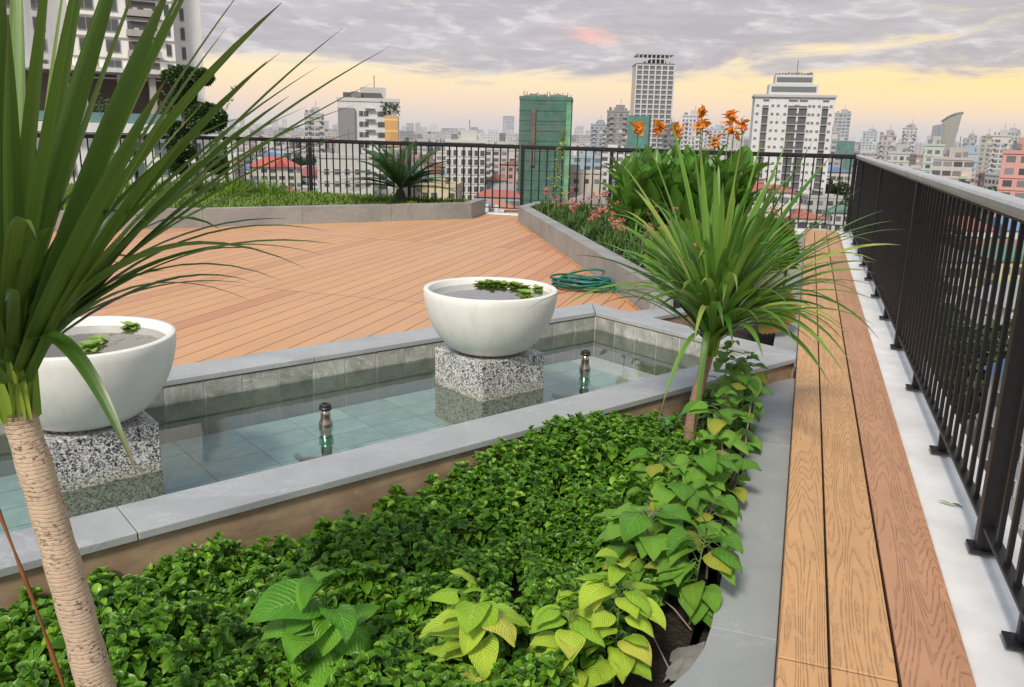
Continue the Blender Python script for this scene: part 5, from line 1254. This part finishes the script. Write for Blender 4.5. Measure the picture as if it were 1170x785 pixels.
# ------------------------------------------------------------ sky and light
wd=bpy.data.worlds.new("World"); sc.world=wd; wd.use_nodes=True
t=NT.__new__(NT); t.t=wd.node_tree; t.n=t.t.nodes; t.n.clear()
out=t.n.new('ShaderNodeOutputWorld'); bg=t.n.new('ShaderNodeBackground')
SUN_EL,SUN_AZ=math.radians(46),math.radians(183)   # azimuth from +Y clockwise
g=t.new('ShaderNodeTexCoord').outputs['Generated']; s=t.sep(g); z=s[2]
sky=t.new('ShaderNodeTexSky'); sky.sky_type='NISHITA'; sky.sun_disc=False; sky.sun_elevation=SUN_EL; sky.sun_rotation=SUN_AZ; sky.altitude=50; sky.dust_density=2
nish=t.vmath('SCALE',sky.outputs[0],scale=.11)
clear=t.ramp(z,[(0,(.60,.57,.59)),(.012,(.66,.60,.58)),(.032,(.84,.67,.54)),(.058,(.95,.76,.50)),(.088,(.97,.84,.62)),(.13,(.90,.83,.74)),(.22,(.66,.72,.80)),(.5,(.50,.58,.72))])
right=t.mr(t.vmath('DOT_PRODUCT',g,(.45,.89,0)),.72,1.0,0,1,True)
clear=t.mix(t.math('MULTIPLY',right,t.mr(z,.02,.06,.0,.75)),clear,(.98,.76,.34))
clear=t.mix(t.mr(z,.2,.7,0,.6),clear,nish)
az=t.new('ShaderNodeMath',operation='ARCTAN2'); t.L(s[0],az.inputs[0]); t.L(s[1],az.inputs[1]); az=az.outputs[0]
v1=t.comb(t.math('MULTIPLY',az,4.6),t.math('MULTIPLY',t.math('ADD',z,t.math('MULTIPLY',az,-.03)),24.),2.3)
n1=t.noise(v1,1.15,8,.62,.5); n2=t.noise(t.comb(t.math('MULTIPLY',az,15.),t.math('MULTIPLY',t.math('ADD',z,t.math('MULTIPLY',az,.03)),62.),7.),1.2,7,.6,.35); n4=t.noise(t.comb(t.math('MULTIPLY',az,1.3),t.math('MULTIPLY',z,11.),4.),1.,3,.5)
dens=t.math('ADD',t.math('MULTIPLY',n1,.70),t.math('ADD',t.math('MULTIPLY',n2,.18),t.math('MULTIPLY',n4,.34)))
base=t.ramp(z,[(0,.30),(.02,.38),(.042,.34),(.055,.36),(.080,.55),(.11,.66),(.2,.64),(.45,.48)])
base=t.math('ADD',base,t.math('MULTIPLY',t.mr(az,-.9,.1,1,0),t.mr(z,.02,.07,.0,.02)))
base=t.math('SUBTRACT',base,t.math('MULTIPLY',t.mr(az,-.75,-.25,1,0),t.mr(z,.07,.14,0,.09)))
mask=t.mr(t.math('ADD',dens,t.math('SUBTRACT',base,.5)),.55,.72,0,1,True)
cc=t.ramp(n2,[(.25,(.43,.415,.46)),(.5,(.53,.51,.555)),(.8,(.74,.72,.75))])
cc=t.mix(t.mr(n1,.42,.64,0,.7),cc,(.41,.39,.445))
cc=t.mix(t.mr(z,.18,.6),cc,(.82,.79,.74))
edge=t.mr(t.math('ABSOLUTE',t.math('SUBTRACT',mask,.45)),.0,.35,1,0)
cc=t.mix(t.math('MULTIPLY',edge,t.mr(z,.05,.16,.2,.3)),cc,(.90,.80,.70))
hole=t.mr(n2,.55,.72); cc=t.mix(t.math('MULTIPLY',hole,.42),cc,(.92,.88,.84))
# small pink glow in the cloud deck
pk_=ray(676,40); pd=t.vmath('SUBTRACT',g,tuple(pk_)); pd=t.vmath('MULTIPLY',pd,(24.,24.,95.)); pg=t.math('POWER',2.718,t.math('MULTIPLY',t.math('POWER',t.vmath('LENGTH',pd),2.),-1.2))
cc=t.mix(t.math('MULTIPLY',pg,t.mr(n2,.45,.62,0,.8)),cc,(.90,.48,.42))
col=t.mix(t.math('MULTIPLY',mask,.92),clear,cc)
boost=t.mr(z,.2,.8,1.09,1.15)
gr=t.mr(z,-.3,0,0,1); col=t.mix(gr,(.25,.23,.22),col)
t.L(t.vmath('SCALE',col,scale=boost),bg.inputs[0]); bg.inputs[1].default_value=1.0
t.t.links.new(bg.outputs[0],out.inputs[0])
sl=bpy.data.lights.new('sun','SUN'); sl.energy=3.4; sl.angle=math.radians(10); sl.color=(1,.92,.81); so=bpy.data.objects.new('sun',sl); C.objects.link(so)
sd=Vector((math.sin(SUN_AZ)*math.cos(SUN_EL),math.cos(SUN_AZ)*math.cos(SUN_EL),math.sin(SUN_EL))); so.rotation_euler=sd.to_track_quat('Z','Y').to_euler()
sc.view_settings.view_transform='Standard'; sc.view_settings.look='None'; sc.view_settings.exposure=0
sc.render.engine='CYCLES'
sc.cycles.max_bounces=8; sc.cycles.transparent_max_bounces=12
